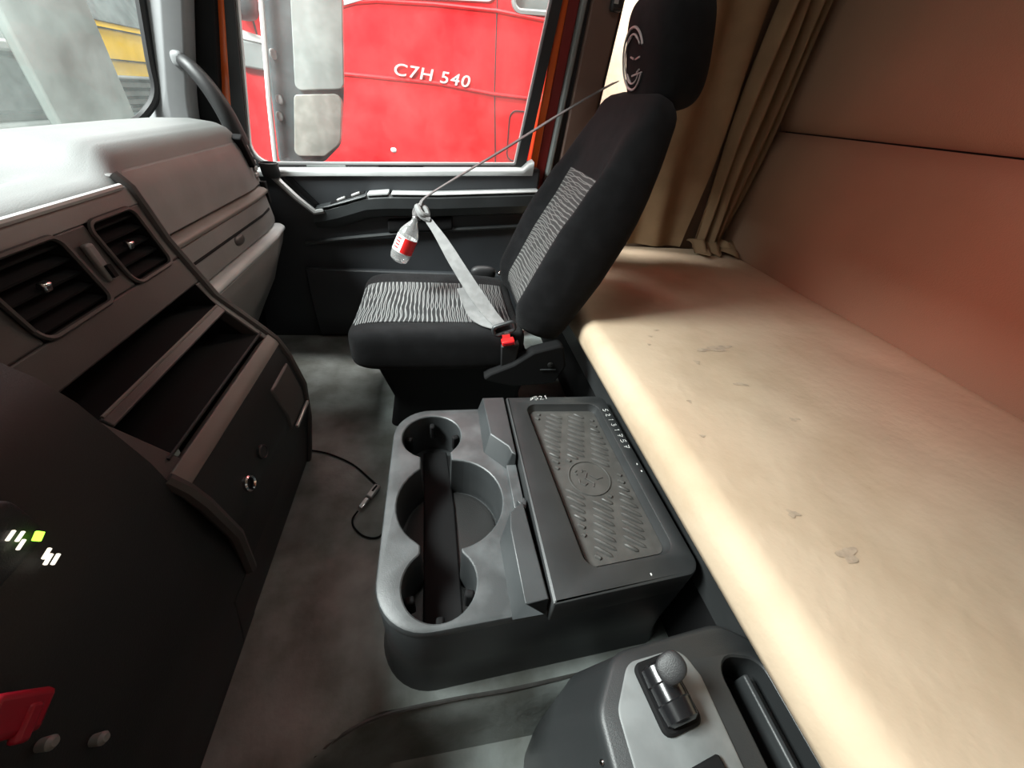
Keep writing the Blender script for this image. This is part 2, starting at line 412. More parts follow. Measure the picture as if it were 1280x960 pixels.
# window opening in the y=1.85 plane
op = roundpoly([(-.735, .752), (.335, .830), (.455, 1.62), (-.555, 1.62)], [.06, .012, .03, .05])
outr = roundpoly([(-.79, .70), (.372, .78), (.5, 1.70), (-.60, 1.70)], [.05, .02, .04, .06])
b = MB(); no = len(outr)
b.fillP(outr, [op], lambda x, z: (x, 1.838, z)); b.fillP(outr, [op], lambda x, z: (x, 1.875, z))
b.loft([[(p[0], 1.838, p[1]) for p in outr], [(p[0], 1.875, p[1]) for p in outr]], (False, False))
b.loft([[(p[0], 1.838, p[1]) for p in op], [(p[0], 1.875, p[1]) for p in op]], (False, False))
b.build('window_frame', M['seal'], dr)
opi = inset(op, .007)
b = MB(); b.fillP(op, [opi], lambda x, z: (x, 1.85, z)); b.loft([[(p[0], 1.85, p[1]) for p in opi], [(p[0], 1.868, p[1]) for p in opi]], (False, False)); b.build('window_seal', M['pale'], dr)
b = MB(); b.fillP(op, [], lambda x, z: (x, 1.862, z)); b.build('pane', M['glass_d'], dr)
# main skin
b = MB(); b.prism([(-.86, -.25), (.44, -.25), (.44, sill(.44) - .005), (-.70, sill(-.70) - .012), (-.86, .62)], 'y', 1.80, 1.88); b.build('door_panel', M['door'], dr, bevel=.01)
# pale ledge under the glass
def ledge(x): return [(x, 1.850, sill(x) - .001), (x, 1.795, sill(x) - .005), (x, 1.788, sill(x) - .012), (x, 1.788, sill(x) - .026), (x, 1.80, sill(x) - .03), (x, 1.85, sill(x) - .03)]
b = MB(); b.loft([ledge(x) for x in (-.70, -.4, 0, .25, .36)] + [[(q[0], q[1], q[2] + .022 * (i < 4)) for i, q in enumerate(ledge(.385))], [(q[0], q[1], q[2] + .028 * (i < 4)) for i, q in enumerate(ledge(.405))]])
b.build('sill_ledge', M['pale'], dr, ang=50)
for xa, xb in ((-.52, -.37), (-.24, -.06)):
    b = MB(); b.box(((xa + xb) / 2, 1.84, sill((xa + xb) / 2) + .002), (xb - xa, .012, .008), RY(-4)); b.build('sill_clip', M['greybox'] if xa < -.3 else M['deep'], dr)
# armrest with pull, switch pod and front strut
def arm(x):
    zt = interp(x, [(-.52, .612), (-.44, .632), (-.30, .682), (-.22, .695), (.0, .707), (.45, .748)])
    d = interp(x, [(-.52, 0.03), (-.40, .055), (-.2, .075), (.45, .075)])
    yb = 1.805
    return [(x, yb, zt), (x, yb - d + .012, zt), (x, yb - d, zt - .01), (x, yb - d + .004, zt - .05), (x, yb - d + .03, zt - .085), (x, yb, zt - .10)]
b = MB(); b.loft([arm(x) for x in (-.52, -.47, -.42, -.36, -.30, -.25, -.2, -.1, .0, .15, .3, .44)]); b.build('armrest', M['console'], dr, ang=30)
b = MB(); b.loft([[(x, 1.80, arm(x)[0][2] + .001), (x, arm(x)[2][1] + .001, arm(x)[0][2] + .001), (x, arm(x)[2][1] + .001, arm(x)[0][2] + .007), (x, 1.80, arm(x)[0][2] + .007)] for x in (-.19, -.1, 0, .2, .43)])
b.build('armrest_pad', M['pale'], dr, bevel=.002)
b = MB(); b.loft([[(x, 1.80, arm(x)[0][2] + .001), (x, arm(x)[2][1], arm(x)[0][2] + .001), (x, arm(x)[2][1], arm(x)[0][2] + .012), (x, 1.80, arm(x)[0][2] + .012)] for x in (-.285, -.20)])
b.build('pull_handle', M['pale'], dr, bevel=.003)
pod = MB(); pod.loft([[(x, 1.80, arm(x)[0][2] + .000), (x, arm(x)[2][1] - .004, arm(x)[0][2] - .002), (x, arm(x)[2][1] - .004, arm(x)[0][2] + .006), (x, 1.80, arm(x)[0][2] + .012)] for x in (-.50, -.45, -.38, -.29)])
po = pod.build('switch_pod', M['console'], dr, bevel=.003)
b = MB(); b.loft([[(x, 1.795, arm(x)[0][2] + .011), (x, 1.765, arm(x)[0][2] + .008), (x, 1.765, arm(x)[0][2] + .0105), (x, 1.795, arm(x)[0][2] + .0145)] for x in (-.44, -.38, -.30)]); b.build('switch_recess', M['deep'], dr)
for xx in (-.395, -.335):
    b = MB(); b.box((xx, 1.778, arm(xx)[0][2] + .014), (.038, .018, .010), RY(-22)); b.build('window_switch', M['silver'], dr, bevel=.003)
b = MB(); b.tube([(-.665, 1.79, .745), (-.63, 1.775, .725), (-.565, 1.765, .66), (-.505, 1.765, .607), (-.47, 1.768, .615)], [.012, .013, .012, .012, .011], 8); b.build('front_strut', M['pale'], dr)
b = MB(); b.prism([(-.60, .725), (-.575, .725), (-.49, .632), (-.515, .628)], 'y', 1.79, 1.802); b.build('strut_recess', M['deep'], dr)
# moulded lines and pocket in the lower half
b = MB(); b.tube(spline([(-.58, 1.80, .465), (-.40, 1.785, .50), (-.20, 1.78, .53), (-.08, 1.782, .55), (.1, 1.785, .565), (.44, 1.785, .60)], 6), .009, 8); b.build('moulded_ridge', M['console'], dr)
b = MB(); b.loft([[(x, 1.80, z0), (x, 1.77, z0), (x, 1.765, z0 + .02), (x, 1.775, z0 + .05), (x, 1.80, z0 + .055)] for x, z0 in ((-.22, .535), (-.12, .545), (-.02, .552), (.06, .565))]); b.build('pull_cup', M['deep'], dr, bevel=.006)
b = MB(); b.slab(lambda u, v: (lerp(-.60, .40, u), 1.775 - .02 * sin(pi * v), lerp(.02, .36, v)), (0, -1, 0), 6, 8, .03); b.build('map_pocket', M['door'], dr, bevel=.006)
# dark cup at the front corner of the sill
b = MB(); b.lathe([(.026, .725), (.031, .735), (.033, .775), (.029, .777), (.027, .75), (.001, .748)], (-.635, 1.765, 0), n=24, caps=(True, False)); b.build('cup_holder', M['seal'], dr)

# ================================================================== DASHBOARD
da = thing('dashboard', (-.6, .9, 0), 'grey truck dashboard with pale top, dark centre stack and passenger bins', 'dashboard')
# pale top: one surface from windscreen to the front crest
def dtop(y, t):
    k = smooth01((y - .90) / .14)             # 0 centre stack, 1 passenger side
    c = interp(t, [(0, -1.03), (.3, -.90), (.6, -.76), (.8, -.685), (.9, -.645), (.96, -.625), (1, -.612)])
    cz = interp(t, [(0, .862), (.3, .868), (.6, .866), (.8, .862), (.9, .856), (.96, .847), (1, .832)])
    p = interp(t, [(0, -1.0), (.3, -.88), (.6, -.78), (.8, -.715), (.9, -.688), (.96, -.672), (1, -.662)])
    pz = interp(t, [(0, .885), (.3, .902), (.6, .91), (.8, .906), (.9, .895), (.96, .878), (1, .852)])
    e = smooth01((y - 1.58) / .14)
    x = lerp(c, p, k); z = lerp(cz, pz, k) - .035 * e * e + .0
    x -= .03 * e * (1 - t) * 0 + .012 * e * t
    # shallow trough on the centre
    g = math.exp(-((x + .735 + .12 * (y - .8)) / .018) ** 2) * smooth01((.93 - y) / .1) * smooth01((y - .2) / .3)
    z -= .020 * g
    if y < .45: z -= .02 * smooth01((.45 - y) / .4)
    return V((x, y, z))
ys = [lerp(-.38, .85, i / 14) for i in range(15)] + [lerp(.87, 1.07, i / 12) for i in range(13)] + [lerp(1.1, 1.72, i / 16) for i in range(17)]
ts = [0, .1, .2, .3, .4, .5, .6, .66, .72, .76, .8, .84, .87, .9, .93, .96, .98, 1.0]
b = MB(); b.loft([[dtop(y, t) for t in ts] for y in ys], (False, False), closed=False)
b.build('dash_top', M['dash'], da, ang=70)
b = MB(); b.loft([[dtop(1.72, t) for t in ts] + [V((-.70, 1.73, .55)), V((-1.0, 1.73, .5))]] + [[V((p.x, 1.745, p.z - .02)) for p in [dtop(1.72, t) for t in ts]] + [V((-.72, 1.745, .55)), V((-1.0, 1.745, .5))]])
b.build('dash_end', M['dash'], da, ang=60)
b = MB(); b.prism([(-1.0, .84), (-.77, .82), (-.77, .50), (-.88, .12), (-1.0, .0)], 'y', -.37, 1.70); b.build('dash_light_block', M['deep'], da)  # black filler added inside the dash to block light from the windshield
b = MB(); b.prism([(-1.0, .0), (-.85, .0), (-.82, .3), (-.74, .55), (-.73, .72), (-1.0, .80)], 'y', 1.70, 1.795); b.build('end_light_block', M['deep'], da)  # black filler added at the door gap to keep stray light out
# passenger side: upper bin lid, ledge, drawer, tray edge, knee panel
def edge_x(y): return .016 * smooth01((y - 1.5) / .22) ** 2
lid_prof = [(-.66, .855), (-.652, .83), (-.648, .78), (-.645, .73), (-.643, .712)]
b = MB(); b.slab(lambda u, v: (interp(v, [(i / 4, p[0]) for i, p in enumerate(lid_prof)]) - edge_x(lerp(1.0, 1.715, u)), lerp(.965, 1.715, u), interp(v, [(i / 4, p[1]) for i, p in enumerate(lid_prof)])), (1, 0, 0), 20, 12, .03)
b.build('bin_lid', M['dashface'], da, bevel=.004)
def bar_y(poly, y0, y1, name, m, par, bevel=.004, n=6):
    b = MB(); b.loft([[(p[0] - edge_x(y), y, p[1]) for p in poly] for y in [lerp(y0, y1, i / n) for i in range(n + 1)]])
    return b.build(name, m, par, bevel=bevel)
bar_y([(-.66, .708), (-.632, .704), (-.622, .696), (-.624, .685), (-.66, .68)], .95, 1.70, 'bin_ledge', M['strip'], da, .003)
dw = bar_y([(-.68, .682), (-.632, .682), (-.622, .60), (-.625, .578), (-.68, .575)], .95, 1.69, 'drawer', M['dashface'], da)
bar_y([(-.63, .640), (-.6245, .640), (-.6235, .634), (-.63, .633)], 1.0, 1.66, 'drawer_joint', M['deep'], dw, 0)
b = MB(); b.ball((-.628, 1.335, .618), (.012, .034, .016), 2.4); b.build('drawer_handle', M['stack'], dw)
bar_y([(-.70, .572), (-.612, .572), (-.598, .562), (-.600, .548), (-.70, .545)], .95, 1.71, 'tray_edge', M['pale'], da, .005)
b = MB(); kp = [(-.604, .547), (-.612, .50), (-.66, .38), (-.72, .28), (-.79, .16), (-.80, .12)]
b.slab(lambda u, v: (interp(v, [(i / 5, p[0]) for i, p in enumerate(kp)]) - edge_x(lerp(.95, 1.705, u)) - .05 * smooth01((lerp(.95, 1.705, u) - 1.55) / .2) * v, lerp(.95, 1.705, u), interp(v, [(i / 5, p[1]) for i, p in enumerate(kp)])), (1, 0, 0), 16, 15, .03)
b.build('knee_panel', M['dashface'], da, bevel=.004)
b = MB(); b.box((-.655, 1.632, .825), (.03, .026, .105), RX(28)); b.build('demister_vent', M['deep'], da, bevel=.004)
for z in (.785, .765, .745):
    b = MB(); b.box((-.668, 1.69, z), (.03, .03, .013)); b.build('side_switch', M['greybox'] if z > .75 else M['silver'], da, bevel=.002)
b = MB(); b.box((-.648, 1.70, .685), (.02, .02, .075), RX(0)); b.build('end_slot', M['deep'], da, bevel=.003)

# centre stack: everything lies on the curved front S(y, z)
SP = [(.0, -.462), (.06, -.447), (.2, -.418), (.33, -.404), (.43, -.421), (.48, -.437), (.517, -.466), (.605, -.540), (.735, -.590), (.837, -.613), (.87, -.64)]
def sx(z, y=.9): return interp(z, SP) + (.02 * smooth01((.45 - y) / .3) if y < .45 else 0)
def sn(z):
    d = (sx(z + .01) - sx(z - .01)) / .02
    return V((1, 0, -d)).normalized()
def patch(y0, y1, z0, z1, name, m, par, lift=0., t=.02, bevel=.003, nu=6, nv=8, skew=0.):
    b = MB(); b.slab(lambda u, v: V((sx(lerp(z0, z1, v), lerp(y0, y1, u)), lerp(y0, y1, u) + skew * (v - .5), lerp(z0, z1, v))) + sn(lerp(z0, z1, v)) * lift, lambda u, v: sn(lerp(z0, z1, v)), nu, nv, t)
    return b.build(name, m, par, bevel=bevel)
YS0, YS1 = .47, .955
cs = da
# face plate with openings for vents and bins, built as bars between them
vents = [(.575, .725), (.79, .915)]
patch(YS0 - .09, YS1, .81, .842, 'stack_brow', M['dashface'], da, 0, .03)
patch(YS0 - .09, vents[0][0], .70, .81, 'stack_cheek', M['stack'], da, 0, .03)
patch(vents[0][1], vents[1][0], .70, .81, 'vent_divider', M['stack'], da, 0, .03)
patch(vents[1][1], YS1, .70, .81, 'stack_corner', M['stack'], da, 0, .03)
patch(YS0 - .05, YS1, .645, .70, 'stack_apron', M['stack'], da, 0, .03)
b = MB(); b.tube([V((sx(.842), y, .842)) + V((.004, 0, .002)) for y in (YS0 - .09, .6, .8, .925)], .006, 8); b.build('brow_line', M['pale'], da)
def mkvent(y0, y1, z0, z1, knob):
    hz = MB(); R = []
    c = V((sx((z0 + z1) / 2) - .02, (y0 + y1) / 2, (z0 + z1) / 2))
    hz.loft([[V((sx(z0), y0, z0)), V((sx(z0), y1, z0)), V((sx(z1), y1, z1)), V((sx(z1), y0, z1))], [V((sx(z0) - .07, y0 + .01, z0)), V((sx(z0) - .07, y1 - .01, z0)), V((sx(z1) - .07, y1 - .01, z1)), V((sx(z1) - .07, y0 + .01, z1))]], (False, True))
    v = hz.build('air_vent', M['deep'], da)
    for i in range(5):
        z = lerp(z0, z1, (i + .5) / 5)
        s = MB(); s.box((sx(z) - .018, (y0 + y1) / 2, z), (.03, y1 - y0 - .004, .004), RY(18)); s.build('vane', M['deep'], v)
    s = MB(); s.box((sx((z0 + z1) / 2) - .004, (y0 + y1) / 2, (z0 + z1) / 2), (.012, .016, .016), RY(20)); s.build('vane_knob', M['chrome'], v, bevel=.003)
    fr = MB(); pts = [(y0, z0), (y1, z0), (y1, z1), (y0, z1)]
    q = roundpoly(pts, .018, 5); q.append(q[0])
    fr.tube([V((sx(z), y, z)) + sn(z) * .003 for y, z in q], .0045, 6, caps=False); fr.build('vent_bezel', M['stack'], v)
    return v
mkvent(*vents[0], .70, .81, 0); mkvent(*vents[1], .70, .81, 0)
b = MB(); b.box((sx(.755) + .004, .755, .755), (.012, .018, .065), RY(-8)); b.build('hazard_switch', M['dashface'], da, bevel=.004)
b = MB(); b.box((sx(.735) + .010, .757, .74), (.006, .010, .022), RY(-8)); b.build('switch_slot', M['deep'], da)
# bins
def mkbin(y0, y1, z0, z1, depth, name):
    h = MB(); h.loft([[V((sx(z0) - .002, y0, z0)), V((sx(z0) - .002, y1, z0)), V((sx(z1) - .002, y1, z1)), V((sx(z1) - .002, y0, z1))], [V((sx(z0) - depth, y0 + .012, z0)), V((sx(z0) - depth, y1 - .012, z0)), V((sx(z1) - depth, y1 - .012, z1)), V((sx(z1) - depth, y0 + .012, z1))]], (False, True))
    return h.build(name, M['deep'], da)
mkbin(.52, .925, .592, .645, .16, 'storage_bin'); mkbin(.50, .935, .512, .578, .16, 'storage_bin')
patch(.52, .925, .577, .593, 'bin_shelf', M['stack'], da, .002, .10)
patch(YS0 - .05, .52, .497, .645, 'bin_cheek', M['stack'], da, 0, .03)
patch(.925, YS1, .497, .645, 'bin_cheek', M['stack'], da, 0, .03)
b = MB(); b.tube([V((sx(.594), y, .594)) + V((.003, 0, .0)) for y in (.525, .7, .92)], .003, 6); b.build('shelf_edge', M['strip'], da)
b = MB(); b.tube([V((sx(.513), y, .513)) + V((.003, 0, .0)) for y in (.505, .7, .93)], .003, 6); b.build('bin_edge', M['lower'], da)
# lower panel with bronze strip, ashtray, socket
patch(YS0, YS1, .470, .500, 'trim_strip', M['strip'], da, .004, .03)
patch(YS0, YS1, .20, .470, 'lower_panel', M['lower'], da, 0, .03, nv=14)
patch(YS0 - .07, YS1 - .01, .0, .20, 'lower_skirt', M['lower'], da, -.002, .03, nv=8)
b = MB(); b.tube([V((sx(z, YS0), YS0, z)) + sn(z) * .002 for z in (.50, .47, .43, .38, .33, .27, .2)], .013, 8); b.build('panel_border', M['stack'], da)
at = patch(.80, .925, .285, .425, 'ashtray', M['stack'], da, .005, .02, .006)
b = MB(); b.box((sx(.272) + .008, .885, .272), (.008, .11, .010)); b.build('silver_edge', M['silver'], at, bevel=.002)
def onface(y, z, l=0.): return V((sx(z), y, z)) + sn(z) * l
so = MB(); so.lathe([(.017, -.004), (.0175, .004), (.015, .007), (.0115, .005), (.0105, -.02), (.001, -.022)], onface(.570, .358, .002), sn(.358), 28, (True, False)); sk = so.build('power_socket', M['chrome'], da)
b = MB(); b.lathe([(.0112, .002), (.0108, -.018), (.001, -.019)], onface(.570, .358, .002), sn(.358), 24, (False, True)); b.build('socket_well', M['deep'], sk)
b = MB(); b.lathe([(.017, -.004), (.017, .003), (.014, .005), (.013, .003), (.001, .003)], onface(.655, .362, .002), sn(.362), 28, (True, False)); b.build('blank_cap', M['black'], da)
# passenger-side end of the stack, with a soft rim along the profile
prof = [(sx(z), z) for z in (.0, .06, .13, .2, .27, .33, .38, .43, .48, .517, .56, .605, .67, .735, .80, .837, .86)]
b = MB(); b.prism(prof + [(-.70, .862), (-.80, .80), (-.82, .0)], 'y', .945, .962); b.build('stack_side', M['stack'], da, bevel=.004)
b = MB(); b.tube([(x + .0, .952, z) for x, z in prof], .010, 8); b.build('stack_rim', M['stack'], da)
# driver's switch panel (faces the driver, almost black)
DP = [(-.16, -.475), (.0, -.464), (.06, -.449), (.20, -.420), (.33, -.407), (.55, -.43), (.70, -.47), (.84, -.60)]
def dx(z, y): return interp(z, DP) - .02 * smooth01((y - .30) / .15) * smooth01((z - .25) / .15)
b = MB(); b.slab(lambda u, v: (dx(lerp(-.16, .84, v), lerp(-.38, .465, u)), lerp(-.38, .465, u), lerp(-.16, .84, v)), (1, 0, 0), 14, 24, .03)
dp = b.build('driver_panel', M['lower'], da)
def lampbox(y, z, sy, sz, m, name, l=.004, rot=0):
    b = MB(); b.box((dx(z, y) + l, y, z), (.003, sy, sz), RX(rot)); return b.build(name, m, dp, bevel=.0008)
b = MB(); b.ball((dx(.635, .26) - .004, .27, .64), (.012, .045, .04), 4); b.build('switch_bank', M['black'], dp)
lampbox(.2965, .624, .010, .009, M['green_lamp'], 'green_indicator', .012, 25)
for dy, dz in ((.0, .004), (.003, -.003), (-.003, -.009)):
    lampbox(.286 + dy, .640 + dz, .011, .0028, M['white_lamp'], 'lit_symbol', .012, 12)
for dy, dz in ((.003, .004), (-.001, -.001), (.002, -.007)):
    lampbox(.283 + dy, .602 + dz, .012, .0035, M['white_lamp'], 'lit_symbol', .012, 12)
b = MB(); b.box((dx(.55, .175) + .020, .154, .556), (.040, .036, .062), RX(20)); rb = b.build('red_button', M['darkred'], dp, bevel=.006)
b = MB(); b.box((dx(.55, .175) + .038, .150, .543), (.010, .030, .014), RX(20)); b.build('button_lip', M['darkred'], rb, bevel=.003)
for yy, zz in ((.150, .470), (.163, .405)):
    b = MB(); b.lathe([(.006, 0), (.007, .012), (.004, .016)], (dx(zz, yy), yy, zz), (1, 0, .2), 14); b.build('toggle', M['greybox'], dp)

# ================================================================== CENTRE CONSOLE
cn = thing('centre_console', (.19, .56, 0), 'charcoal centre console with three joined cup wells and ribbed lid tray', 'console')
co = roundpoly([(-.137, .262), (.515, .292), (.507, .865), (-.137, .868)], [.105, .035, .03, .10], 10)
def rg(poly, z): return [(p[0], p[1], z) for p in poly]
b = MB(); b.loft([rg(inset(co, -.014), 0), rg(inset(co, -.012), .012), rg(inset(co, -.004), .035), rg(inset(co, .0), .10), rg(co, .268), rg(inset(co, .003), .276)], (False, False)); b.build('console_body', M['console'], cn)
# cup wells: far circle, big middle circle, near circle joined by a channel
circ = [(-.032, .758, .080), (.013, .542, .124), (-.014, .354, .073)]
def hx(y, s):
    best = None
    for cx, cy, r in circ:
        if abs(y - cy) < r:
            x = cx + s * math.sqrt(r * r - (y - cy) ** 2); best = x if best is None else (max(best, x) if s > 0 else min(best, x))
    if .354 < y < .758:
        x = interp(y, [(.354, -.052), (.758, -.062)]) if s < 0 else interp(y, [(.354, .035), (.60, .025), (.758, .012)])
        best = x if best is None else (max(best, x) if s > 0 else min(best, x))
    return best
yv = sorted({round(cy - r * cos(pi * i / 20), 5) for cx, cy, r in circ for i in range(21)} | {.43, .435, .655, .66, .665, .67})
lo, hi_ = .354 - .073, .758 + .080
yv = [y for y in yv if lo + 1e-4 < y < hi_ - 1e-4]
hole = [(circ[2][0], lo)] + [(hx(y, 1), y) for y in yv] + [(circ[0][0], hi_)] + [(hx(y, -1), y) for y in yv[::-1]]
to = roundpoly([(-.137, .262), (.19, .277), (.19, .866), (-.137, .868)], [.105, .0, .0, .10], 10)
b = MB(); b.fill(inset(to, .006), [inset(hole, -.003)], .285); b.loft([rg(inset(to, .006), .285), rg(inset(to, .002), .283), rg(to, .278), rg(to, .262)], (False, False))
b.loft([rg(inset(hole, -.003), .285), rg(inset(hole, -.0005), .283), rg(hole, .279)], (False, False)); tr_ = b.build('cup_tray', M['tray'], cn, ang=35)
b = MB(); b.loft([rg(hole, .279), rg(inset(hole, .003), .15)], (False, False)); b.fill(inset(hole, .003), [], .15); b.build('cup_well', M['console'], cn)
b = MB(); b.lathe([(.112, 0), (.112, .008), (.10, .010), (.001, .010)], (.013, .542, .152), n=40, caps=(False, False)); b.build('well_mat', M['lower'], cn)
b = MB(); b.prism([(-.050, .30), (.034, .30), (.025, .60), (.008, .80), (-.062, .80), (-.055, .55)], 'z', .15, .170); b.build('well_channel', M['deep'], cn, bevel=.004)
for c0, aa in ((circ[0], (15, 90, 165)), (circ[2], (-15, -90, 195))):
    for t in [rad(k) for k in aa]:
        b = MB(); b.box((c0[0] + cos(t) * (c0[2] - .012), c0[1] + sin(t) * (c0[2] - .012), .235), (.02, .016, .05), RZ(math.degrees(t))); b.build('grip_tab', M['deep'], cn, bevel=.005)
# raised divider between tray and lid
def blk(bot, top, z0, z1, name):
    b = MB(); b.loft([[(p[0], p[1], z0) for p in bot], [(p[0], p[1], z1) for p in top]]); return b.build(name, M['tray' if 0 else 'console'], cn, bevel=.0025)
blk([(.105, .864), (.105, .684), (.150, .633), (.158, .624), (.184, .624), (.184, .864)], [(.118, .863), (.125, .711), (.168, .663), (.173, .640), (.183, .632), (.183, .863)], .283, .33, 'divider_block')
blk([(.163, .498), (.114, .426), (.118, .268), (.185, .272), (.185, .505)], [(.174, .492), (.141, .467), (.135, .428), (.138, .276), (.184, .279), (.184, .49)], .283, .33, 'divider_block')
b = MB(); b.box((.172, .562, .290), (.026, .13, .014)); b.build('divider_step', M['tray'], cn, bevel=.002)
b = MB(); b.prism([(.163, .505), (.180, .478), (.186, .500), (.181, .512), (.176, .497)], 'z', .285, .318); b.build('divider_hook', M['console'], cn, bevel=.002)
# lid with recessed ribbed mat
lo_ = roundpoly([(.190, .268), (.513, .292), (.505, .858), (.190, .864)], [.004, .035, .03, .004], 8)
opn = roundpoly([(.275, .325), (.476, .340), (.468, .818), (.243, .828)], [.03, .03, .03, .03], 8)
b = MB(); b.fill(inset(lo_, .007), [inset(opn, -.003)], .33)
b.loft([rg(inset(lo_, .007), .33), rg(inset(lo_, .002), .3275), rg(lo_, .322), rg(lo_, .262), rg(inset(lo_, .006), .258)], (False, False))
b.loft([rg(inset(opn, -.003), .33), rg(inset(opn, -.0005), .3285), rg(opn, .325), rg(inset(opn, .010), .307)], (False, False)); ld = b.build('lid', M['lid'], cn, ang=32)
b = MB(); q = inset(opn, .0105); b.loft([rg(q, .304), rg(q, .309)], (True, True)); matb = b
# diagonal ribs between three plain bands
ec = V((.362, .558)); ribs = MB(); inner = inset(opn, .022)
def inside(p, poly):
    c = False
    for a, d in zip(poly, poly[1:] + poly[:1]):
        if (a[1] > p[1]) != (d[1] > p[1]) and p[0] < (d[0] - a[0]) * (p[1] - a[1]) / (d[1] - a[1]) + a[0]: c = not c
    return c
bd = V((.30, .954)); bn = V((.954, -.30)); rd = V((.78, -.62)).normalized()
for k in range(-4, 5):
    for j in range(-22, 23):
        c = ec + bn * (k * .066 + .03) + bd * (j * .0195)
        seg = []
        for s in range(-8, 9):
            p = c + rd * (s / 8 * .026)
            if inside(p, inner) and (p - ec).length > .062: seg.append(p)
        if len(seg) >= 4:
            a, d = seg[0], seg[-1]
            ribs.tube([(a.x + (d.x - a.x) * t, a.y + (d.y - a.y) * t, .3100) for t in (0, .15, .85, 1)], [.0008, .0044, .0044, .0008], 8)
matb.add(ribs.v, ribs.f); mt = matb.build('tray_mat', M['rubber'], ld)
b = MB(); b.ring((ec.x, ec.y, .310), (0, 0, 1), .053, .0022, 40, 6)
for path in ([(-.030, .012), (-.034, .020), (-.026, .026)], [(-.014, .018), (-.012, .026), (-.004, .022)], [(-.002, .016), (-.012, -.002)], [(-.028, -.002), (-.030, -.014), (-.018, -.022), (-.010, -.016)], [(-.010, -.002), (.006, -.018), (.002, -.028)], [(.004, .008), (.018, -.006), (.034, -.002)]):
    b.tube([(ec.x + p[0], ec.y + p[1], .310) for p in path], .0016, 5)
b.build('raised_emblem', M['rubber'], mt)
# white pen writing on the lid
hw = MB()
def stroke(org, ang, size, paths, adv):
    o = V(org); d = V((cos(ang), sin(ang))); n = V((-d.y, d.x))
    for i, g in enumerate(paths):
        for p in g:
            pts = [o + d * (adv * i + q[0] * size) + n * (q[1] * size) for q in p]
            hw.tube([(t.x, t.y, .3304) for t in pts], .0009, 4)
D5 = [[(.7, 1), (.1, 1), (.05, .55), (.5, .6), (.7, .3), (.4, 0), (0, .1)]]
D2 = [[(0, .8), (.35, 1), (.65, .75), (.1, .05), (.75, 0)]]
D1 = [[(.2, .8), (.4, 1), (.35, 0)]]
D7 = [[(0, 1), (.7, .95), (.25, 0)], [(.1, .5), (.6, .5)]]
D3 = [[(.05, .9), (.5, 1), (.55, .65), (.25, .55), (.65, .35), (.4, 0), (0, .12)]]
DX = [[(.1, 0), (.4, .7), (.6, .4), (.85, .95)], [(.3, .15), (.8, .5)]]
stroke((.479, .792), rad(-88), .0145, [D5, D2, D1, D3, D1, D7, D5, D7], .0215)
hw.build('pen_writing', M['pen'], ld); hw = MB()
stroke((.262, .843), rad(6), .016, [DX, D5, D2, D1], .016)
hw.build('pen_writing', M['pen'], ld)
for p in ((.495, .575), (.497, .552), (.40, .30)):
    b = MB(); b.ball((p[0], p[1], .3303), (.002, .003, .001), 2, nu=6, nv=8); b.build('paint_speck', M['pen'], ld)

# ================================================================== CABLE ON THE FLOOR
cb = thing('charging_cable', (-.3, .85, 0), 'thin black cable with a metal plug lying on the floor beside the console', 'cable')
b = MB(); b.tube(spline([(-.50, .985, .012), (-.471, .991, .006), (-.401, .971, .005), (-.313, .917, .005), (-.246, .849, .005), (-.218, .815, .010)], 8), .0028, 6); b.build('wire', M['deep'], cb)
b = MB(); b.tube(spline([(-.262, .722, .012), (-.275, .700, .006), (-.267, .672, .004), (-.234, .640, .004), (-.195, .633, .004), (-.168, .668, .004), (-.158, .712, .006)], 8), .0028, 6); b.build('wire', M['deep'], cb)
pd = V((-.046, -.085, 0)).normalized(); ang = math.degrees(math.atan2(pd.y, pd.x))
b = MB(); b.box((-.226, .790, .013), (.050, .022, .014), RZ(ang)); pl = b.build('plug', M['silver'], cb, bevel=.004)
b = MB(); b.box((-.249, .748, .012), (.040, .016, .010), RZ(ang)); b.build('plug_tip', M['chrome'], cb, bevel=.003)
b = MB(); b.box((-.222, .796, .0205), (.024, .006, .002), RZ(ang)); b.build('plug_groove', M['deep'], pl)

# ================================================================== PASSENGER SEAT
se = thing('passenger_seat', (.05, 1.3, 0), 'black cloth passenger seat with grey wavy patterned centre panels', 'seat')
def se_(w, m): return math.copysign(abs(w) ** (2 / m), w)
CX, CY, CZ, CL, CW, CH = -.005, 1.30, .362, .292, .262, .078
def cscale(x):
    v = max(-.999, min(.999, (x - CX) / CL)); return (1 - abs(v) ** 9) ** (1 / 9), (1 - abs(v) ** 5) ** (1 / 5)
def bol(u): return .050 * abs(u) ** 3
rings = []
for i in range(41):
    v = -cos(pi * i / 40) * .999; x = CX + CL * v; sy, sz = cscale(x)
    r = []
    for j in range(56):
        t = 2 * pi * j / 56; u = se_(cos(t), 5); z = se_(sin(t), 4.5)
        zz = CZ + CH * sz * z + (bol(u) - .010 if z > 0 else 0) * sz * max(0, z) - .02 * (x - CX) * 0
        r.append((x, CY + CW * sy * u, zz))
    rings.append(r)
b = MB(); b.loft(rings); b.build('cushion', M['cloth'], se, ang=80)
def ctop(x, y):
    sy, sz = cscale(x); u = (y - CY) / CW; k = max(0., 1 - min(1., abs(u / sy)) ** 5) ** (1 / 4.5)
    return CZ + CH * sz * k + (bol(u) - .010) * sz * k
b = MB(); b.slab(lambda u, v: (lerp(-.287, .245, u), lerp(1.128, 1.458, v), ctop(lerp(-.287, .245, u), lerp(1.128, 1.458, v)) + .003), (0, 0, 1), 50, 16, .008)
b.build('cushion_centre', M['weave_c'], se, ang=80)
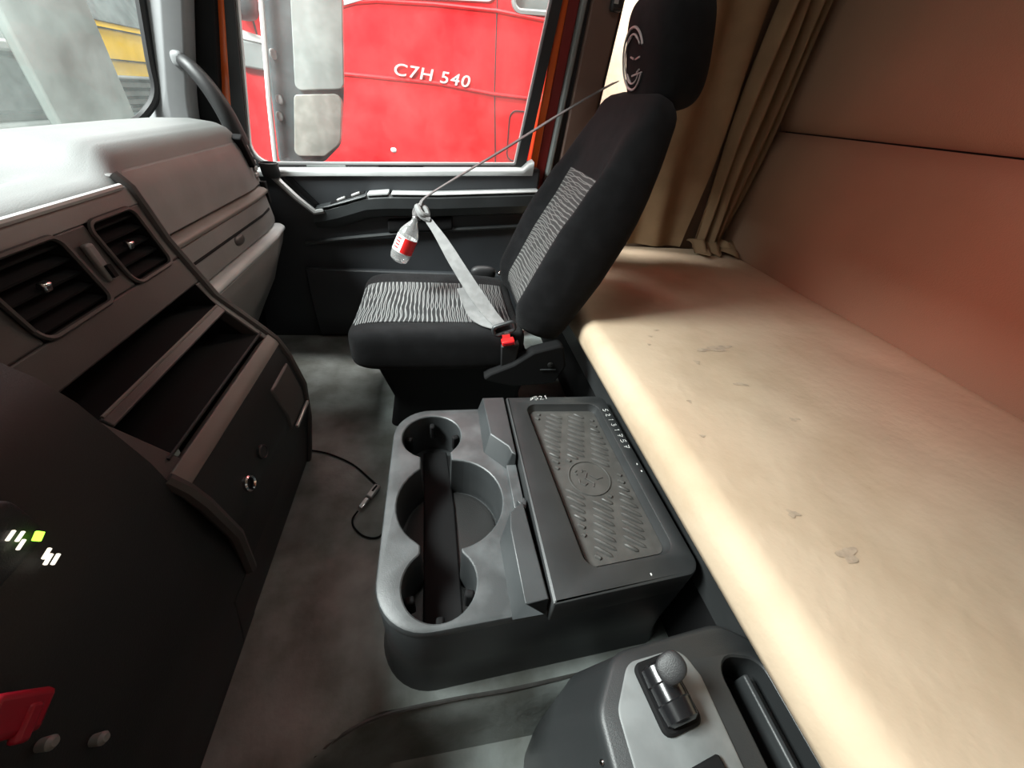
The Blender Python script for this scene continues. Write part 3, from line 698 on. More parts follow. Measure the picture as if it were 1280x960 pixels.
# backrest
SPN = [(.40, .33), (.47, .350), (.55, .388), (.66, .440), (.77, .492), (.88, .532), (.98, .560), (1.05, .578), (1.10, .586)]
def bx(z): return interp(z, SPN)
def bframe(s):
    z = lerp(.40, 1.105, s); x = bx(z); d = (bx(z + .06) - bx(z - .06)) / (min(1.10, z + .06) - max(.40, z - .06))
    T = V((d, 0, 1)).normalized(); N = V((-T.z, 0, T.x)); return V((x, CY, z)), T, N
def bdim(s):
    hw_ = interp(s, [(0, .235), (.1, .256), (.35, .268), (.6, .258), (.8, .235), (.92, .215), (1, .19)])
    ht = interp(s, [(0, .070), (.1, .088), (.35, .090), (.6, .080), (.8, .066), (1, .048)])
    e = 1.
    if s > .93: e = math.sqrt(max(.02, 1 - ((s - .93) / .07) ** 2 * .97))
    if s < .05: e = math.sqrt(max(.1, 1 - ((.05 - s) / .05) ** 2 * .9))
    return hw_ * (.6 + .4 * e), ht * e
def bfront(s, u):
    """Offset of the front face along the normal; u in -1..1 across the seat."""
    hw_, ht = bdim(s); a = abs(u)
    A = interp(s, [(0, .03), (.12, .062), (.45, .074), (.62, .06), (.78, .025), (.9, 0)])
    bump = smooth01((a - .50) / .34) * (1 - max(0., (a - .84) / .16) ** 3) ** .5 if a < 1 else 0.
    return (ht - .012 * smooth01((.9 - s) / .3)) * (1 - a ** 5) ** (1 / 3.6) + A * bump * (1 - a ** 9)
rings = []
for i in range(49):
    s = i / 48; c, T, N = bframe(s); hw_, ht = bdim(s); r = []
    for j in range(60):
        t = 2 * pi * j / 60; u = se_(cos(t), 4.2); q = se_(sin(t), 3.6)
        off = bfront(s, u) if q > 0 else ht * q
        r.append(c + V((0, hw_ * u, 0)) + N * off)
    rings.append(r)
b = MB(); b.loft(rings); b.build('backrest', M['cloth'], se, ang=80)
def bins_(u, v):
    s = lerp(.06, .66, u); c, T, N = bframe(s); hw_, ht = bdim(s); uu = lerp(-.56, .56, v)
    return c + V((0, hw_ * uu, 0)) + N * (bfront(s, uu) + .0035)
b = MB(); b.slab(bins_, lambda u, v: bframe(lerp(.06, .66, u))[2], 40, 16, .009); b.build('backrest_centre', M['weave_b'], se, ang=80)
# headrest leaning forward, with a stitched ring emblem
hr_R = RY(-15); hc = V((.610, 1.265, 1.19))
b = MB()
rings = []
for i in range(33):
    ph = lerp(-pi / 2 + .03, pi / 2 - .03, i / 32); cz = se_(cos(ph), 4.); sz = se_(sin(ph), 3.)
    r = []
    for j in range(44):
        t = 2 * pi * j / 44
        px = .078 * (cz ** .8) * se_(cos(t), 3.4); py = .152 * (cz ** .9) * se_(sin(t), 3.6)
        if px < 0: px += .018 * (1 - min(1, abs(py) / .15) ** 2) * -1 + .018
        r.append(hc + hr_R @ V((px, py * (1 + .04 * sz), .128 * sz)))
    rings.append(r)
b.loft(rings); hd = b.build('headrest', M['cloth'], se, ang=80)
em = MB(); fn = hr_R @ V((-1, 0, 0)); e0 = hc + hr_R @ V((-.0785, .022, .002)); ey = hr_R @ V((0, 0, 1)); ex_ = V((0, -1, 0))
em.ring(e0, fn, .066, .0030, 44, 6, rad(25), rad(335), xd=ex_); em.ring(e0, fn, .052, .0024, 40, 6, rad(35), rad(325), xd=ex_)
for a0, a1 in (((.030, -.058), (.042, -.046)), ((-.02, .0), (-.045, .004)), ((.012, .006), (-.008, .001)), ((-.045, -.022), (-.03, -.028)), ((-.03, .04), (-.012, .05)), ((.01, -.05), (.035, -.03)), ((-.05, -.03), (.0, -.035)), ((.01, .048), (.036, .035))):
    em.tube([e0 + ex_ * -a0[0] + ey * a0[1], e0 + ex_ * -a1[0] + ey * a1[1]], .0024, 5)
em.build('stitched_emblem', M['thread'], hd)
for yy in (1.20, 1.33):
    b = MB(); b.tube([(.584, yy, 1.02), (.600, yy, 1.12)], .007, 10); b.build('headrest_post', M['chrome'], se)
# mechanics under and beside the cushion
b = MB(); b.loft([[(x, y, 0) for x, y in roundpoly([(-.20, 1.10), (.32, 1.10), (.32, 1.50), (-.20, 1.50)], .03)], [(x, y, .12) for x, y in roundpoly([(-.18, 1.12), (.30, 1.12), (.30, 1.48), (-.18, 1.48)], .03)], [(x, y, .29) for x, y in roundpoly([(-.22, 1.08), (.32, 1.08), (.32, 1.52), (-.22, 1.52)], .03)]]); b.build('pedestal', M['deep'], se)
b = MB(); b.prism(roundpoly([(.13, .285), (.24, .252), (.395, .262), (.425, .335), (.40, .425), (.30, .395), (.235, .345), (.16, .310)], .02, 5), 'y', 1.012, 1.06); rc = b.build('recliner_cover', M['deep'], se, bevel=.008)
b = MB(); b.lathe([(.010, 0), (.010, .004), (.006, .006)], (.365, 1.013, .345), (0, -1, 0), 16); b.build('cover_screw', M['lower'], rc)
b = MB(); b.box((.36, 1.011, .325), (.055, .004, .004)); b.build('cover_groove', M['console'], rc)
b = MB(); b.ball((.185, 1.575, .445), (.055, .022, .03), 2.6); kb = b.build('adjuster_handle', M['black'], se)
b = MB(); b.ball((.252, 1.53, .462), (.010, .007, .008), 2.4); b.build('handle_tip', M['chrome'], kb)
bk = MB(); bk.loft([[V((.222, 1.045, .325)) + V(q) for q in ((-.024, -.014, 0), (.026, -.014, 0), (.026, .014, 0), (-.024, .014, 0))], [V((.222, 1.04, .415)) + V(q) for q in ((-.03, -.015, -.006), (.03, -.015, .004), (.03, .015, .006), (-.03, .015, -.004))]]); bko = bk.build('belt_buckle', M['black'], se, bevel=.004)
b = MB(); b.box((.214, 1.035, .424), (.042, .030, .016), RY(-10)); b.build('release_button', M['red'], bko, bevel=.003)
b = MB(); b.box((.214, 1.019, .426), (.03, .003, .003), RY(-10)); b.build('button_slot', M['darkred'], bko)

# ================================================================== SEAT BELT AND BOTTLE
sb = thing('seat_belt', (.0, 1.4, .72), 'grey seat belt webbing stretched from buckle to pillar, knotted above the door armrest', 'seat belt')
def ribbon(path, widths, dirs, t=.0016):
    mb = MB(); P = [V(p) for p in path]; rings = []
    for i, p in enumerate(P):
        tg = (P[min(i + 1, len(P) - 1)] - P[max(i - 1, 0)]).normalized(); d = V(dirs[i]); d = (d - tg * d.dot(tg)).normalized(); n = tg.cross(d)
        w = widths[i] / 2
        rings.append([p + d * w + n * t, p + n * (t + .0006), p - d * w + n * t, p - d * w - n * t, p - n * (t - .0006), p + d * w - n * t])
    mb.loft(rings); return mb
path = spline([(.190, 1.065, .468), (.160, 1.11, .485), (.115, 1.165, .530), (.055, 1.245, .60), (.005, 1.32, .660), (-.035, 1.375, .70), (-.055, 1.395, .718)], 8)
n = len(path)
wd = [interp(i / (n - 1), [(0, .046), (.3, .050), (.55, .042), (.75, .026), (1, .018)]) for i in range(n)]
dd = [V((cos(a), .25, sin(a))) for a in [lerp(rad(-8), rad(40), i / (n - 1)) for i in range(n)]]
ribbon(path, wd, dd).build('lap_webbing', M['belt'], sb)
# folded-over flap near the tongue
path2 = spline([(.185, 1.07, .462), (.14, 1.10, .462), (.105, 1.135, .478), (.075, 1.20, .535)], 8)
ribbon(path2, [.042] * len(path2), [V((.9, .5, .2))] * len(path2)).build('folded_webbing', M['belt'], sb)
# knot
kn = MB()
kn.tube(spline([(-.030, 1.375, .700), (-.052, 1.378, .708), (-.07, 1.392, .722), (-.062, 1.412, .735), (-.044, 1.405, .728), (-.038, 1.385, .712), (-.058, 1.375, .720), (-.072, 1.40, .738)], 6), .010, 8)
kn.build('knot', M['belt'], sb)
kn = MB(); kn.tube(spline([(-.072, 1.40, .735), (-.082, 1.405, .716), (-.078, 1.395, .702), (-.062, 1.39, .700)], 6), .007, 8); kn.build('bottle_loop', M['beltdark'], sb)
up = spline([(-.062, 1.405, .735), (-.045, 1.42, .760), (.05, 1.475, .812), (.25, 1.58, .915), (.45, 1.70, 1.02), (.62, 1.80, 1.105), (.71, 1.835, 1.15)], 8)
wu = [interp(i / (len(up) - 1), [(0, .014), (.2, .022), (.5, .034), (1, .044)]) for i in range(len(up))]
ribbon(up, wu, [V((.55, -.62, .30))] * len(up)).build('shoulder_webbing', M['beltdark'], sb)
tg = MB(); R0 = RY(-20)
loop = roundpoly([(-.035, -.016), (.035, -.016), (.035, .016), (-.035, .016)], .012, 5); loop.append(loop[0])
tg.tube([V((.200, 1.052, .462)) + R0 @ V((p[0], 0.0, p[1])) for p in loop], .0065, 8, caps=False)
to_ = tg.build('latch_tongue', M['console'], sb)
b = MB(); b.box((.208, 1.046, .440), (.026, .004, .022), RY(-12)); b.build('latch_plate', M['chrome'], sb)

bt = thing('plastic_bottle', (-.10, 1.385, .64), 'small clear plastic bottle with red and white label hanging from the belt knot', 'bottle')
a0 = V((-.072, 1.392, .712)); a1 = V((-.148, 1.375, .555)); ax = (a1 - a0); Lb = ax.length; ax.normalize()
b = MB(); b.lathe([(.009, 0), (.0105, .004), (.0105, .012), (.012, .014), (.010, .018), (.012, .028), (.024, .048), (.0325, .066), (.0345, .075), (.0345, .14), (.0335, .155), (.030, .168), (.020, Lb), (.006, Lb - .006)], a0, ax, 28); b.build('bottle_body', M['bottle'], bt)
def lab(t0, t1, h0, h1, m, name, r=.0351):
    x = V((1, 0, 0)); x = (x - ax * x.dot(ax)).normalized(); y = ax.cross(x)
    mb = MB(); mb.slab(lambda u, v: a0 + ax * lerp(h0, h1, v) + (x * cos(lerp(t0, t1, u)) + y * sin(lerp(t0, t1, u))) * r, lambda u, v: (x * cos(lerp(t0, t1, u)) + y * sin(lerp(t0, t1, u))), 20, 2, .0004)
    return mb.build(name, m, bt)
def tf(p): 
    x = V((1, 0, 0)); x = (x - ax * x.dot(ax)).normalized(); y = ax.cross(x); return math.atan2(p.dot(y), p.dot(x))
tc_ = tf(V((.15, -.98, .3)))
lab(0, 2 * pi, .082, .138, M['white'], 'label')
lab(tc_ - 1.35, tc_ + .25, .084, .136, M['red'], 'label_red_panel', .0356)
for k in range(4):
    lab(tc_ + .55, tc_ + 1.0 + (.1 if k % 2 else 0), .090 + k * .011, .095 + k * .011, M['red'], 'label_print', .0356)
b = MB(); b.lathe([(.0125, -.012), (.0125, .008), (.011, .010)], a0, ax, 20); b.build('cap', M['beltdark'], bt)

# ================================================================== BRAKE CONSOLE (lower right)
bc = thing('brake_console', (.35, -.1, -.1), 'low black side console with parking brake lever and long storage slot beside the bunk', 'console')
ZB = .375
bo = roundpoly([(.204, -.40), (.204, .109), (.255, .175), (.458, .193), (.511, .156), (.511, -.40)], [.01, .05, .06, .06, .03, .01], 7)
slot = roundpoly([(.416, -.33), (.500, -.33), (.496, .134), (.416, .153)], [.02, .02, .03, .03], 6)
b = MB(); b.fill(inset(bo, .010), [slot], ZB)
b.loft([rg(inset(bo, .010), ZB), rg(inset(bo, .005), ZB - .003), rg(inset(bo, .001), ZB - .010), rg(bo, ZB - .03), rg([(p[0] - .03 * (p[0] < .4), p[1] + .02 * (p[1] > .05)) for p in bo], .2), rg([(p[0] - .04 * (p[0] < .4), p[1] + .025 * (p[1] > .05)) for p in bo], -.16)], (False, False))
b.loft([rg(slot, ZB), rg(inset(slot, .003), ZB - .003), rg(inset(slot, .006), .29)], (False, False)); b.fill(inset(slot, .006), [], .29); b.build('console_body', M['bodyblack'], bc, ang=40)
pt = roundpoly([(.231, -.38), (.235, .104), (.272, .156), (.366, .164), (.381, .125), (.387, -.38)], [.01, .03, .03, .03, .02, .01], 6)
b = MB(); b.loft([rg(pt, ZB - .002), rg(pt, ZB + .002), rg(inset(pt, .003), ZB + .0035)], (False, True)); b.build('switch_plate', M['plate'], bc)
q = [(x, y) for x, y in roundpoly([(-.032, -.044), (.032, -.044), (.032, .044), (-.032, .044)], .012, 5)]
RZl = Matrix.Rotation(rad(8), 2)
lvc = V((.314, .112)); qq = [tuple(lvc + RZl @ V(p)) for p in q]
b = MB(); b.loft([rg(qq, ZB), rg(qq, ZB + .008), rg(inset(qq, .003), ZB + .011)], (False, True)); lv = b.build('brake_lever', M['deep'], bc)
b = MB(); b.lathe([(.018, -.036), (.024, -.032), (.026, -.012), (.024, -.010), (.024, .010), (.026, .012), (.025, .032), (.018, .036)], (.312, .110, ZB + .018), (-.14, .99, 0), 28); b.build('lever_drum', M['gloss'], lv)
b = MB(); b.tube([(.313, .116, ZB + .034), (.310, .124, ZB + .052), (.307, .128, ZB + .064)], [.010, .008, .008], 10); b.build('lever_stem', M['black'], lv)
b = MB(); b.ball((.305, .127, ZB + .070), (.018, .021, .006), 2.4, V((-.5, -.2, .84)).to_track_quat('Z', 'Y').to_matrix()); b.build('lever_paddle', M['black'], lv)
b = MB(); b.box((.331, .012, ZB + .006), (.052, .052, .012), RZ(10)); rs = b.build('rocker_switch', M['deep'], bc, bevel=.004)
b = MB(); b.box((.466, -.10, .325), (.010, .44, .07)); b.build('slot_rail', M['console'], bc, bevel=.003)
b = MB(); b.box((.483, -.10, .315), (.018, .44, .045)); b.build('slot_liner', M['lid'], bc, bevel=.003)
b = MB(); b.ball((.203, .060, .345), (.004, .004, .008), 2, nu=8, nv=10); b.build('glint_dot', M['chrome'], bc)  # tiny bright ball stands in for a glint on the console side

# ================================================================== BUNK
bb = thing('bunk_platform', (1.0, .8, 0), 'black bunk base along the rear of the cab under the cream mattress', 'bunk')
b = MB(); b.box((1.07, .77, .18), (1.04, 2.30, .36)); b.build('base_box', M['deep'], bb, bevel=.01)
b = MB(); b.prism([(.548, .24), (.532, .25), (.528, .33), (.522, .352), (.515, .362), (.515, .372), (.56, .374), (.56, .24)], 'y', -.38, 1.92); b.build('front_rail', M['lid'], bb, bevel=.003)
b = MB(); b.prism([(.55, .372), (.545, .382), (.56, .388), (1.58, .388), (1.58, .372)], 'y', -.38, 1.92); b.build('base_board', M['black'], bb)

ms = thing('bunk_mattress', (1.0, .8, .388), 'long cream bunk mattress, stained, against the tan rear wall', 'mattress')
random.seed(3)
bumps = [(random.uniform(.55, 1.5), random.uniform(-.1, 1.8), random.uniform(.03, .10), random.uniform(-.006, .006)) for _ in range(60)]
def mz(x, y):
    z = .5 + .004 * sin(3.1 * y + 2 * x) + .003 * sin(7 * y - 3 * x)
    for a, c, r, h in bumps:
        d2 = ((x - a) ** 2 + (y - c) ** 2) / (r * r)
        if d2 < 6: z += h * math.exp(-d2)
    return z
def mring(y, e):
    """Closed cross-section in x,z at y; e shrinks it at the rounded ends."""
    x0, x1 = .468 + .05 * (1 - e), 1.575; r = .05; pts = []
    for k in range(9):
        a = pi + (pi / 2) * k / 8 * -1
        pts.append((x0 + r + r * cos(a), .5 - r + r * sin(a)))
    out = [(x, y, mz(x, y) - .5 + z - .05 * (1 - e)) for x, z in pts]
    for k in range(1, 41):
        x = lerp(x0 + r, x1, k / 40); out.append((x, y, mz(x, y) - .05 * (1 - e) - .01 * (k == 40)))
    out += [(x1 + .006, y, .46), (x1, y, .390)] + [(lerp(x1, x0 + .03, k / 6), y, .389) for k in range(1, 7)] + [(x0 + .008, y, .398), (x0, y, .42)]
    return out
yy = [-.38] + [lerp(-.36, 1.86, i / 90) for i in range(91)] + [1.88, 1.90, 1.908]
b = MB(); b.loft([mring(y, 1 if y < 1.865 else math.sqrt(max(.05, 1 - ((y - 1.865) / .045) ** 2))) for y in yy]); b.build('mattress_body', M['mattress'], ms, ang=80)
b = MB(); b.tube([(.500, lerp(-.36, 1.86, i / 90), mz(.52, lerp(-.36, 1.86, i / 90)) - .0125) for i in range(91)], .0028, 6); b.build('edge_piping', M['mattress'], ms)
st = mat('brown_stain', (.44, .34, .25), .9, col2=(.56, .44, .32), scale=60, lo=.4, hi=.6)
def stain(cx, cy, rx, ry, k, rot=0):
    pts = []
    for i in range(26):
        a = 2 * pi * i / 26; rr = 1 + .28 * sin(3 * a + k) + .18 * sin(5 * a + 2 * k)
        u, v = rx * rr * cos(a), ry * rr * sin(a); pts.append((cx + u * cos(rot) - v * sin(rot), cy + u * sin(rot) + v * cos(rot)))
    mb = MB(); c = [(cx, cy, mz(cx, cy) + .0012)]; vs = c + [(x, y, mz(x, y) + .0012) for x, y in pts]
    mb.add(vs, [(0, i + 1, (i + 1) % 26 + 1) for i in range(26)]); return mb
for s_ in ((.86, .875, .040, .016, 1., .2), (.80, .865, .03, .008, 2., .1), (.735, .80, .008, .010, .5, 0), (.80, .69, .02, .006, 3., -.3), (.845, .545, .012, .006, 1.7, 0), (.63, .90, .006, .004, 2., 0), (.66, .95, .007, .004, .4, 0), (.70, .99, .009, .004, 1.4, 0), (.62, .30, .012, .007, 2.2, 0), (.66, .22, .02, .012, .9, .3), (.60, .62, .005, .006, 0, 0), (.56, .50, .006, .004, 1, 0)):
    stain(*s_).build('stain', st, ms)

# ================================================================== CURTAINS
def curtain(name, label, x0, x1, y0, amp, nf, zb, zt, ph, hem, pull=0.):
    c = thing(name, ((x0 + x1) / 2, y0, zb), label, 'curtain')
    def P(u, v):
        z = lerp(zb, zt, v); k = 1 - .4 * (1 - v); x = lerp(x0, x1, u) + pull * (1 - v) ** 2 * (u - .5)
        return V((x + .008 * sin(9 * v + 5 * u), y0 + amp * k * sin(2 * pi * nf * u + ph + 1.2 * sin(2.2 * v)) + .012 * sin(4 * v + 9 * u), z))
    b = MB(); b.slab(P, (0, -1, 0), 70, 36, .004); b.build('cloth', M['curtain'], c, ang=80)
    if hem:
        h = MB(); h.slab(lambda u, v: V((lerp(x0 - .02, x1 + .03, u), y0 - .10 * v + amp * .8 * sin(2 * pi * nf * u + ph) - .015 * sin(9 * u), zb + .004 + .035 * (1 - v) + .022 * abs(sin(7 * u + 3 * v)) * (1 - v * .4))), (0, 0, 1), 50, 12, .004)
        h.build('gathered_hem', M['curtain'], c, ang=80)
    return c
curtain('curtain', 'flat tan curtain panel hanging just behind the seat backrest', .97, 1.285, 1.872, .012, 1.6, .512, 1.80, .4, False)
curtain('curtain', 'gathered tan curtain with deep folds in the rear corner, hem bunched on the mattress', 1.315, 1.52, 1.835, .036, 3.2, .515, 1.80, 1.0, True, -.05)

# ================================================================== OUTSIDE
b = MB(); b.box((-2, 3, -1.45), (22, 22, .1)); tag(b.build('ground', M['ground']), 'grey workshop floor outside', 'ground', kind='structure')

b = MB(); b.box((3.4, 5.6, .8), (4.4, .1, 4.6)); tag(b.build('wall_bright_backdrop', M['cream']), 'added cream backdrop that brightens the view through the sleeper window', 'wall', kind='structure')  # added so the sleeper window looks out on something bright
# own side mirror outside the passenger window
mi = thing('side_mirror', (-.55, 2.15, .7), 'tall dusty side mirror with two glasses outside the passenger window', 'mirror')
hp = roundpoly([(-.735, .70), (-.53, .735), (-.445, .81), (-.400, 1.01), (-.298, 1.67), (-.50, 1.72), (-.60, 1.70)], [.03, .06, .05, .05, .05, .06, .04], 6)
b = MB(); b.loft([[(p[0], 2.16, p[1]) for p in inset(hp, .012)], [(p[0], 2.17, p[1]) for p in hp], [(p[0], 2.25, p[1]) for p in inset(hp, .01)], [(p[0] - .0, 2.33, p[1]) for p in inset(hp, .05)]]); b.build('housing', M['housing'], mi)
def mglass(pts, r, name, m):
    g = roundpoly(pts, r, 6); b = MB(); b.loft([[(p[0], 2.145, p[1]) for p in inset(g, .003)], [(p[0], 2.148, p[1]) for p in g], [(p[0], 2.165, p[1]) for p in g]]); return b.build(name, m, mi)
mglass([(-.592, .998), (-.392, 1.022), (-.300, 1.66), (-.475, 1.66)], [.02, .03, .03, .03], 'upper_glass', M['mirrorglass'])
mglass([(-.652, .752), (-.52, .762), (-.44, .82), (-.402, 1.005), (-.60, .983)], [.02, .03, .06, .025, .02], 'lower_glass', M['mirrorlow'])
b = MB(); b.tube([(-.735, 2.13, .72), (-.70, 2.13, .95), (-.645, 2.13, 1.25), (-.58, 2.13, 1.65)], .010, 8); b.build('mirror_edge_highlight', M['white'], mi)  # white tube stands in for the highlight along the mirror arm edge
for p in ((-.66, 1.11), (-.675, .96), (-.69, .90)):
    b = MB(); b.ball((p[0] + .01, 2.155, p[1]), (.014, .008, .018), 2.5, nu=8, nv=12); b.build('bolt', M['pale'], mi)
b = MB(); b.tube([(-.66, 2.2, .74), (-.75, 2.1, .68), (-.83, 1.95, .62)], .022, 10); b.build('mount_arm', M['housing'], mi)

# red truck parked alongside
rt = thing('red_truck', (.6, 4.2, -1.4), 'bright red truck cab with model lettering parked outside the passenger window', 'truck')
YT = 3.15
doorwin = roundpoly([(-.60, 1.375), (-.33, 1.462), (.36, 1.52), (.30, 2.3), (-.36, 2.3)], [.04, .08, .05, .06, .05], 6)
rearwin = roundpoly([(.47, 1.485), (.86, 1.51), (.86, 2.2), (.47, 2.2)], [.05, .05, .05, .05], 6)
side = [(-1.42, -.25), (1.05, -.25), (1.05, 2.75), (-.95, 2.75), (-1.28, 1.5), (-1.45, .9)]
b = MB(); b.fillP(side, [doorwin, rearwin], lambda x, z: (x, YT + .02 * max(0, z - 1.45), z))
b.loft([[(p[0], YT + .02 * max(0, p[1] - 1.45), p[1]) for p in side], [(p[0], YT + 2.3, p[1]) for p in side]], (False, True)); b.build('cab_body', M['truckred'], rt)
for wn, nm in ((doorwin, 'door_window'), (rearwin, 'rear_window')):
    b = MB(); b.fillP(wn, [], lambda x, z: (x, YT + .05, z)); b.build(nm, M['darkglass'], rt)
    q = list(wn) + [wn[0]]; b = MB(); b.tube([(p[0], YT + .0 + .02 * max(0, p[1] - 1.45), p[1]) for p in q], .016, 6, caps=False); b.build('window_rubber', M['pale'] if nm == 'door_window' else M['greybox'], rt)
for k in range(5):
    b = MB(); b.box((.52 + k * .07, YT + .07, 1.85), (.022, .01, .7)); b.build('curtain_fold', M['white'], rt)
def seam(pts, r=.006, m='seal', nm='panel_seam'):
    b = MB(); b.tube(pts, r, 6); return b.build(nm, M[m], rt)
seam([(.372, YT - .001, 1.54), (.385, YT - .001, 1.1), (.43, YT - .001, .55), (.44, YT - .001, -.2)], .004)
seam([(-1.02, YT - .001, 1.35), (-1.0, YT - .001, .9), (-.96, YT - .001, .3)], .005)
def crease(pts, nm='body_crease'):
    b = MB(); b.tube(pts, .011, 8); return b.build(nm, M['truckred'], rt)
crease([(-.95, YT, 1.06), (-.55, YT, 1.085), (.0, YT, 1.095), (.37, YT, 1.075), (1.04, YT, 1.075)])
crease([(-.62, YT, 1.36), (-.45, YT, 1.415), (-.33, YT, 1.435), (.0, YT, 1.46), (.37, YT, 1.475), (1.04, YT, 1.46)])
q = roundpoly([(.50, .70), (.80, .70), (.80, 1.0), (.50, 1.0)], .05, 5); q.append(q[0]); seam([(p[0], YT - .001, p[1]) for p in q], .004, 'seal', 'fuel_flap')
b = MB(); b.prism(roundpoly([(-1.16, 1.06), (-.93, 1.05), (-.92, 1.17), (-1.14, 1.19)], .03, 5), 'y', YT - .05, YT + .02); b.build('corner_vent', M['greybox'], rt, bevel=.01)
b = MB(); b.prism(roundpoly([(-1.16, 1.19), (-.92, 1.17), (-.93, 1.20), (-1.13, 1.235)], .01, 4), 'y', YT - .055, YT + .02); b.build('vent_lip', M['white'], rt, bevel=.006)
b = MB(); b.ball((-1.03, YT - .12, 1.36), (.09, .08, .10), 3); b.build('lookdown_mirror', M['housing'], rt)
b = MB(); b.ball((-.30, YT + .0, .70), (.02, .01, .015), 2.4, nu=8, nv=12); b.build('side_marker', M['white'], rt)
b = MB(); b.slab(lambda u, v: (interp(lerp(1.5, 2.45, v), [(.9, -1.47), (1.5, -1.30), (2.75, -.97)]), lerp(YT + .12, YT + 2.18, u), lerp(1.5, 2.45, v)), (-1, 0, .3), 8, 6, .02); b.build('windshield', M['darkglass'], rt)
b = MB(); b.slab(lambda u, v: (interp(lerp(-.15, 1.3, v), [(-.25, -1.44), (.9, -1.47), (1.5, -1.30)]), lerp(YT + .15, YT + 2.15, u), lerp(-.15, 1.3, v)), (-1, 0, .1), 4, 10, .02); b.build('grille', M['deep'], rt)
# raised chrome lettering
cu = bpy.data.curves.new('lettering', 'FONT'); cu.body = 'C7H 540'; cu.size = .118; cu.extrude = .006; cu.offset = .0008; cu.shear = .18; cu.space_character = 1.12; cu.space_word = .8
to2 = bpy.data.objects.new('model_lettering', cu); COL.objects.link(to2)
dg = bpy.context.evaluated_depsgraph_get(); me = bpy.data.meshes.new_from_object(to2.evaluated_get(dg)); COL.objects.unlink(to2); bpy.data.objects.remove(to2)
xs = [v.co.x for v in me.vertices]; x0, x1 = min(xs), max(xs); sc_ = .475 / (x1 - x0)
Mx = Matrix.Translation((-.255, YT - .012, 1.112)) @ Matrix.Rotation(rad(2.2), 4, 'Y') @ Matrix.Rotation(rad(90), 4, 'X') @ Matrix.Diagonal((sc_, .66 * sc_ / 1.0 if 0 else .72, 1, 1)) @ Matrix.Translation((-x0, 0, 0))
me.transform(Mx); lt = MB(); lt.v = [v.co.copy() for v in me.vertices]; lt.f = [list(p.vertices) for p in me.polygons]
lt.build('model_lettering', M['badge'], rt)

# yellow truck beyond the windshield
yt = thing('yellow_truck', (-4.4, 7.6, -1.4), 'yellow truck front seen through the windshield edge', 'truck')
XF = -3.9
b = MB(); b.prism(roundpoly([(XF, .35), (XF + .02, 1.30), (XF - .35, 2.5), (XF - 2.4, 2.5), (XF - 2.4, .35)], [.05, .12, .2, .05, .05], 5), 'y', 5.9, 8.4); b.build('cab_body', M['truckyellow'], yt, bevel=.05, seg=3)
b = MB(); b.slab(lambda u, v: (XF + .03 - .36 * v, lerp(6.0, 8.3, u), lerp(1.34 + .10 * abs(2 * u - 1) ** 4, 2.35, v)), (1, 0, .3), 12, 4, .02); b.build('windshield', M['darkglass'], yt, bevel=.005)
b = MB(); b.box((XF + .03, 7.15, 1.28), (.03, 2.3, .012)); b.build('panel_seam', M['seal'], yt)
b = MB(); b.box((XF + .03, 7.15, .99), (.03, 2.3, .012)); b.build('panel_seam', M['seal'], yt)
b = MB(); b.box((XF + .02, 6.9, .66), (.10, 1.2, .36)); b.build('grille', M['greybox'], yt, bevel=.02)
for k in range(4):
    b = MB(); b.box((XF + .08, 6.9, .54 + k * .085), (.03, 1.16, .03)); b.build('grille_bar', M['deep'], yt)
for yv_ in (6.15, 8.1):
    b = MB(); b.ball((XF + .02, yv_, .62), (.06, .2, .14), 3); b.build('headlight', M['pale'], yt)
b = MB(); b.box((XF + .02, 7.15, .30), (.2, 2.5, .36)); b.build('bumper', M['housing'], yt, bevel=.05)
b = MB(); b.box((XF - 1.0, 7.15, -.4), (1.6, 2.2, 1.2)); b.build('chassis', M['deep'], yt)
for yv_ in (6.1, 8.2):
    b = MB(); b.lathe([(.2, -.15), (.5, -.15), (.52, 0), (.5, .15), (.2, .15)], (XF - 1.1, yv_, -.88), (0, 1, 0), 28); b.build('wheel', M['deep'], yt)

# pale column and white truck further left
cl = thing('workshop_column', (-3.1, 4.75, -1.4), 'broad pale grey workshop column seen through the windshield', 'column')
b = MB(); b.box((-3.14, 4.86, 1.0), (.08, 1.02, 4.8)); b.build('shaft', M['concrete'], cl, bevel=.02)
b = MB(); b.box((-3.14, 4.86, -1.3), (.2, 1.12, .2)); b.build('plinth', M['ground'], cl, bevel=.02)
wt = thing('white_truck', (-4.6, 3.8, -1.4), 'white truck front with a grey grille panel, left of the column', 'truck')
b = MB(); b.prism(roundpoly([(-3.64, -.2), (-3.62, 1.1), (-3.95, 2.4), (-5.9, 2.4), (-5.9, -.2)], [.05, .15, .2, .05, .05], 5), 'y', 2.2, 5.30); b.build('cab_body', M['truckwhite'], wt, bevel=.05, seg=3)
b = MB(); b.slab(lambda u, v: (-3.60 - .33 * v, lerp(2.3, 5.2, u), lerp(1.3, 2.3, v)), (1, 0, .3), 8, 4, .02); b.build('windshield', M['darkglass'], wt)
b = MB(); b.box((-3.59, 4.45, .755), (.1, 1.34, .40)); b.build('grille', M['greybox'], wt, bevel=.03)
b = MB(); b.box((-3.53, 5.10, .79), (.06, .05, .13)); b.build('headlight', M['deep'], wt, bevel=.015)
b = MB(); b.box((-3.57, 3.9, 1.02), (.12, 2.6, .08)); b.build('grille_bar', M['white'], wt, bevel=.02)
b = MB(); b.box((-3.60, 3.8, .40), (.2, 3.0, .20)); b.build('bumper', M['truckwhite'], wt, bevel=.03)
b = MB(); b.tube([(-3.49, 4.55, .46), (-3.495, 4.75, .38), (-3.495, 4.95, .34)], .010, 6); b.build('bumper_crack', M['greybox'], wt)
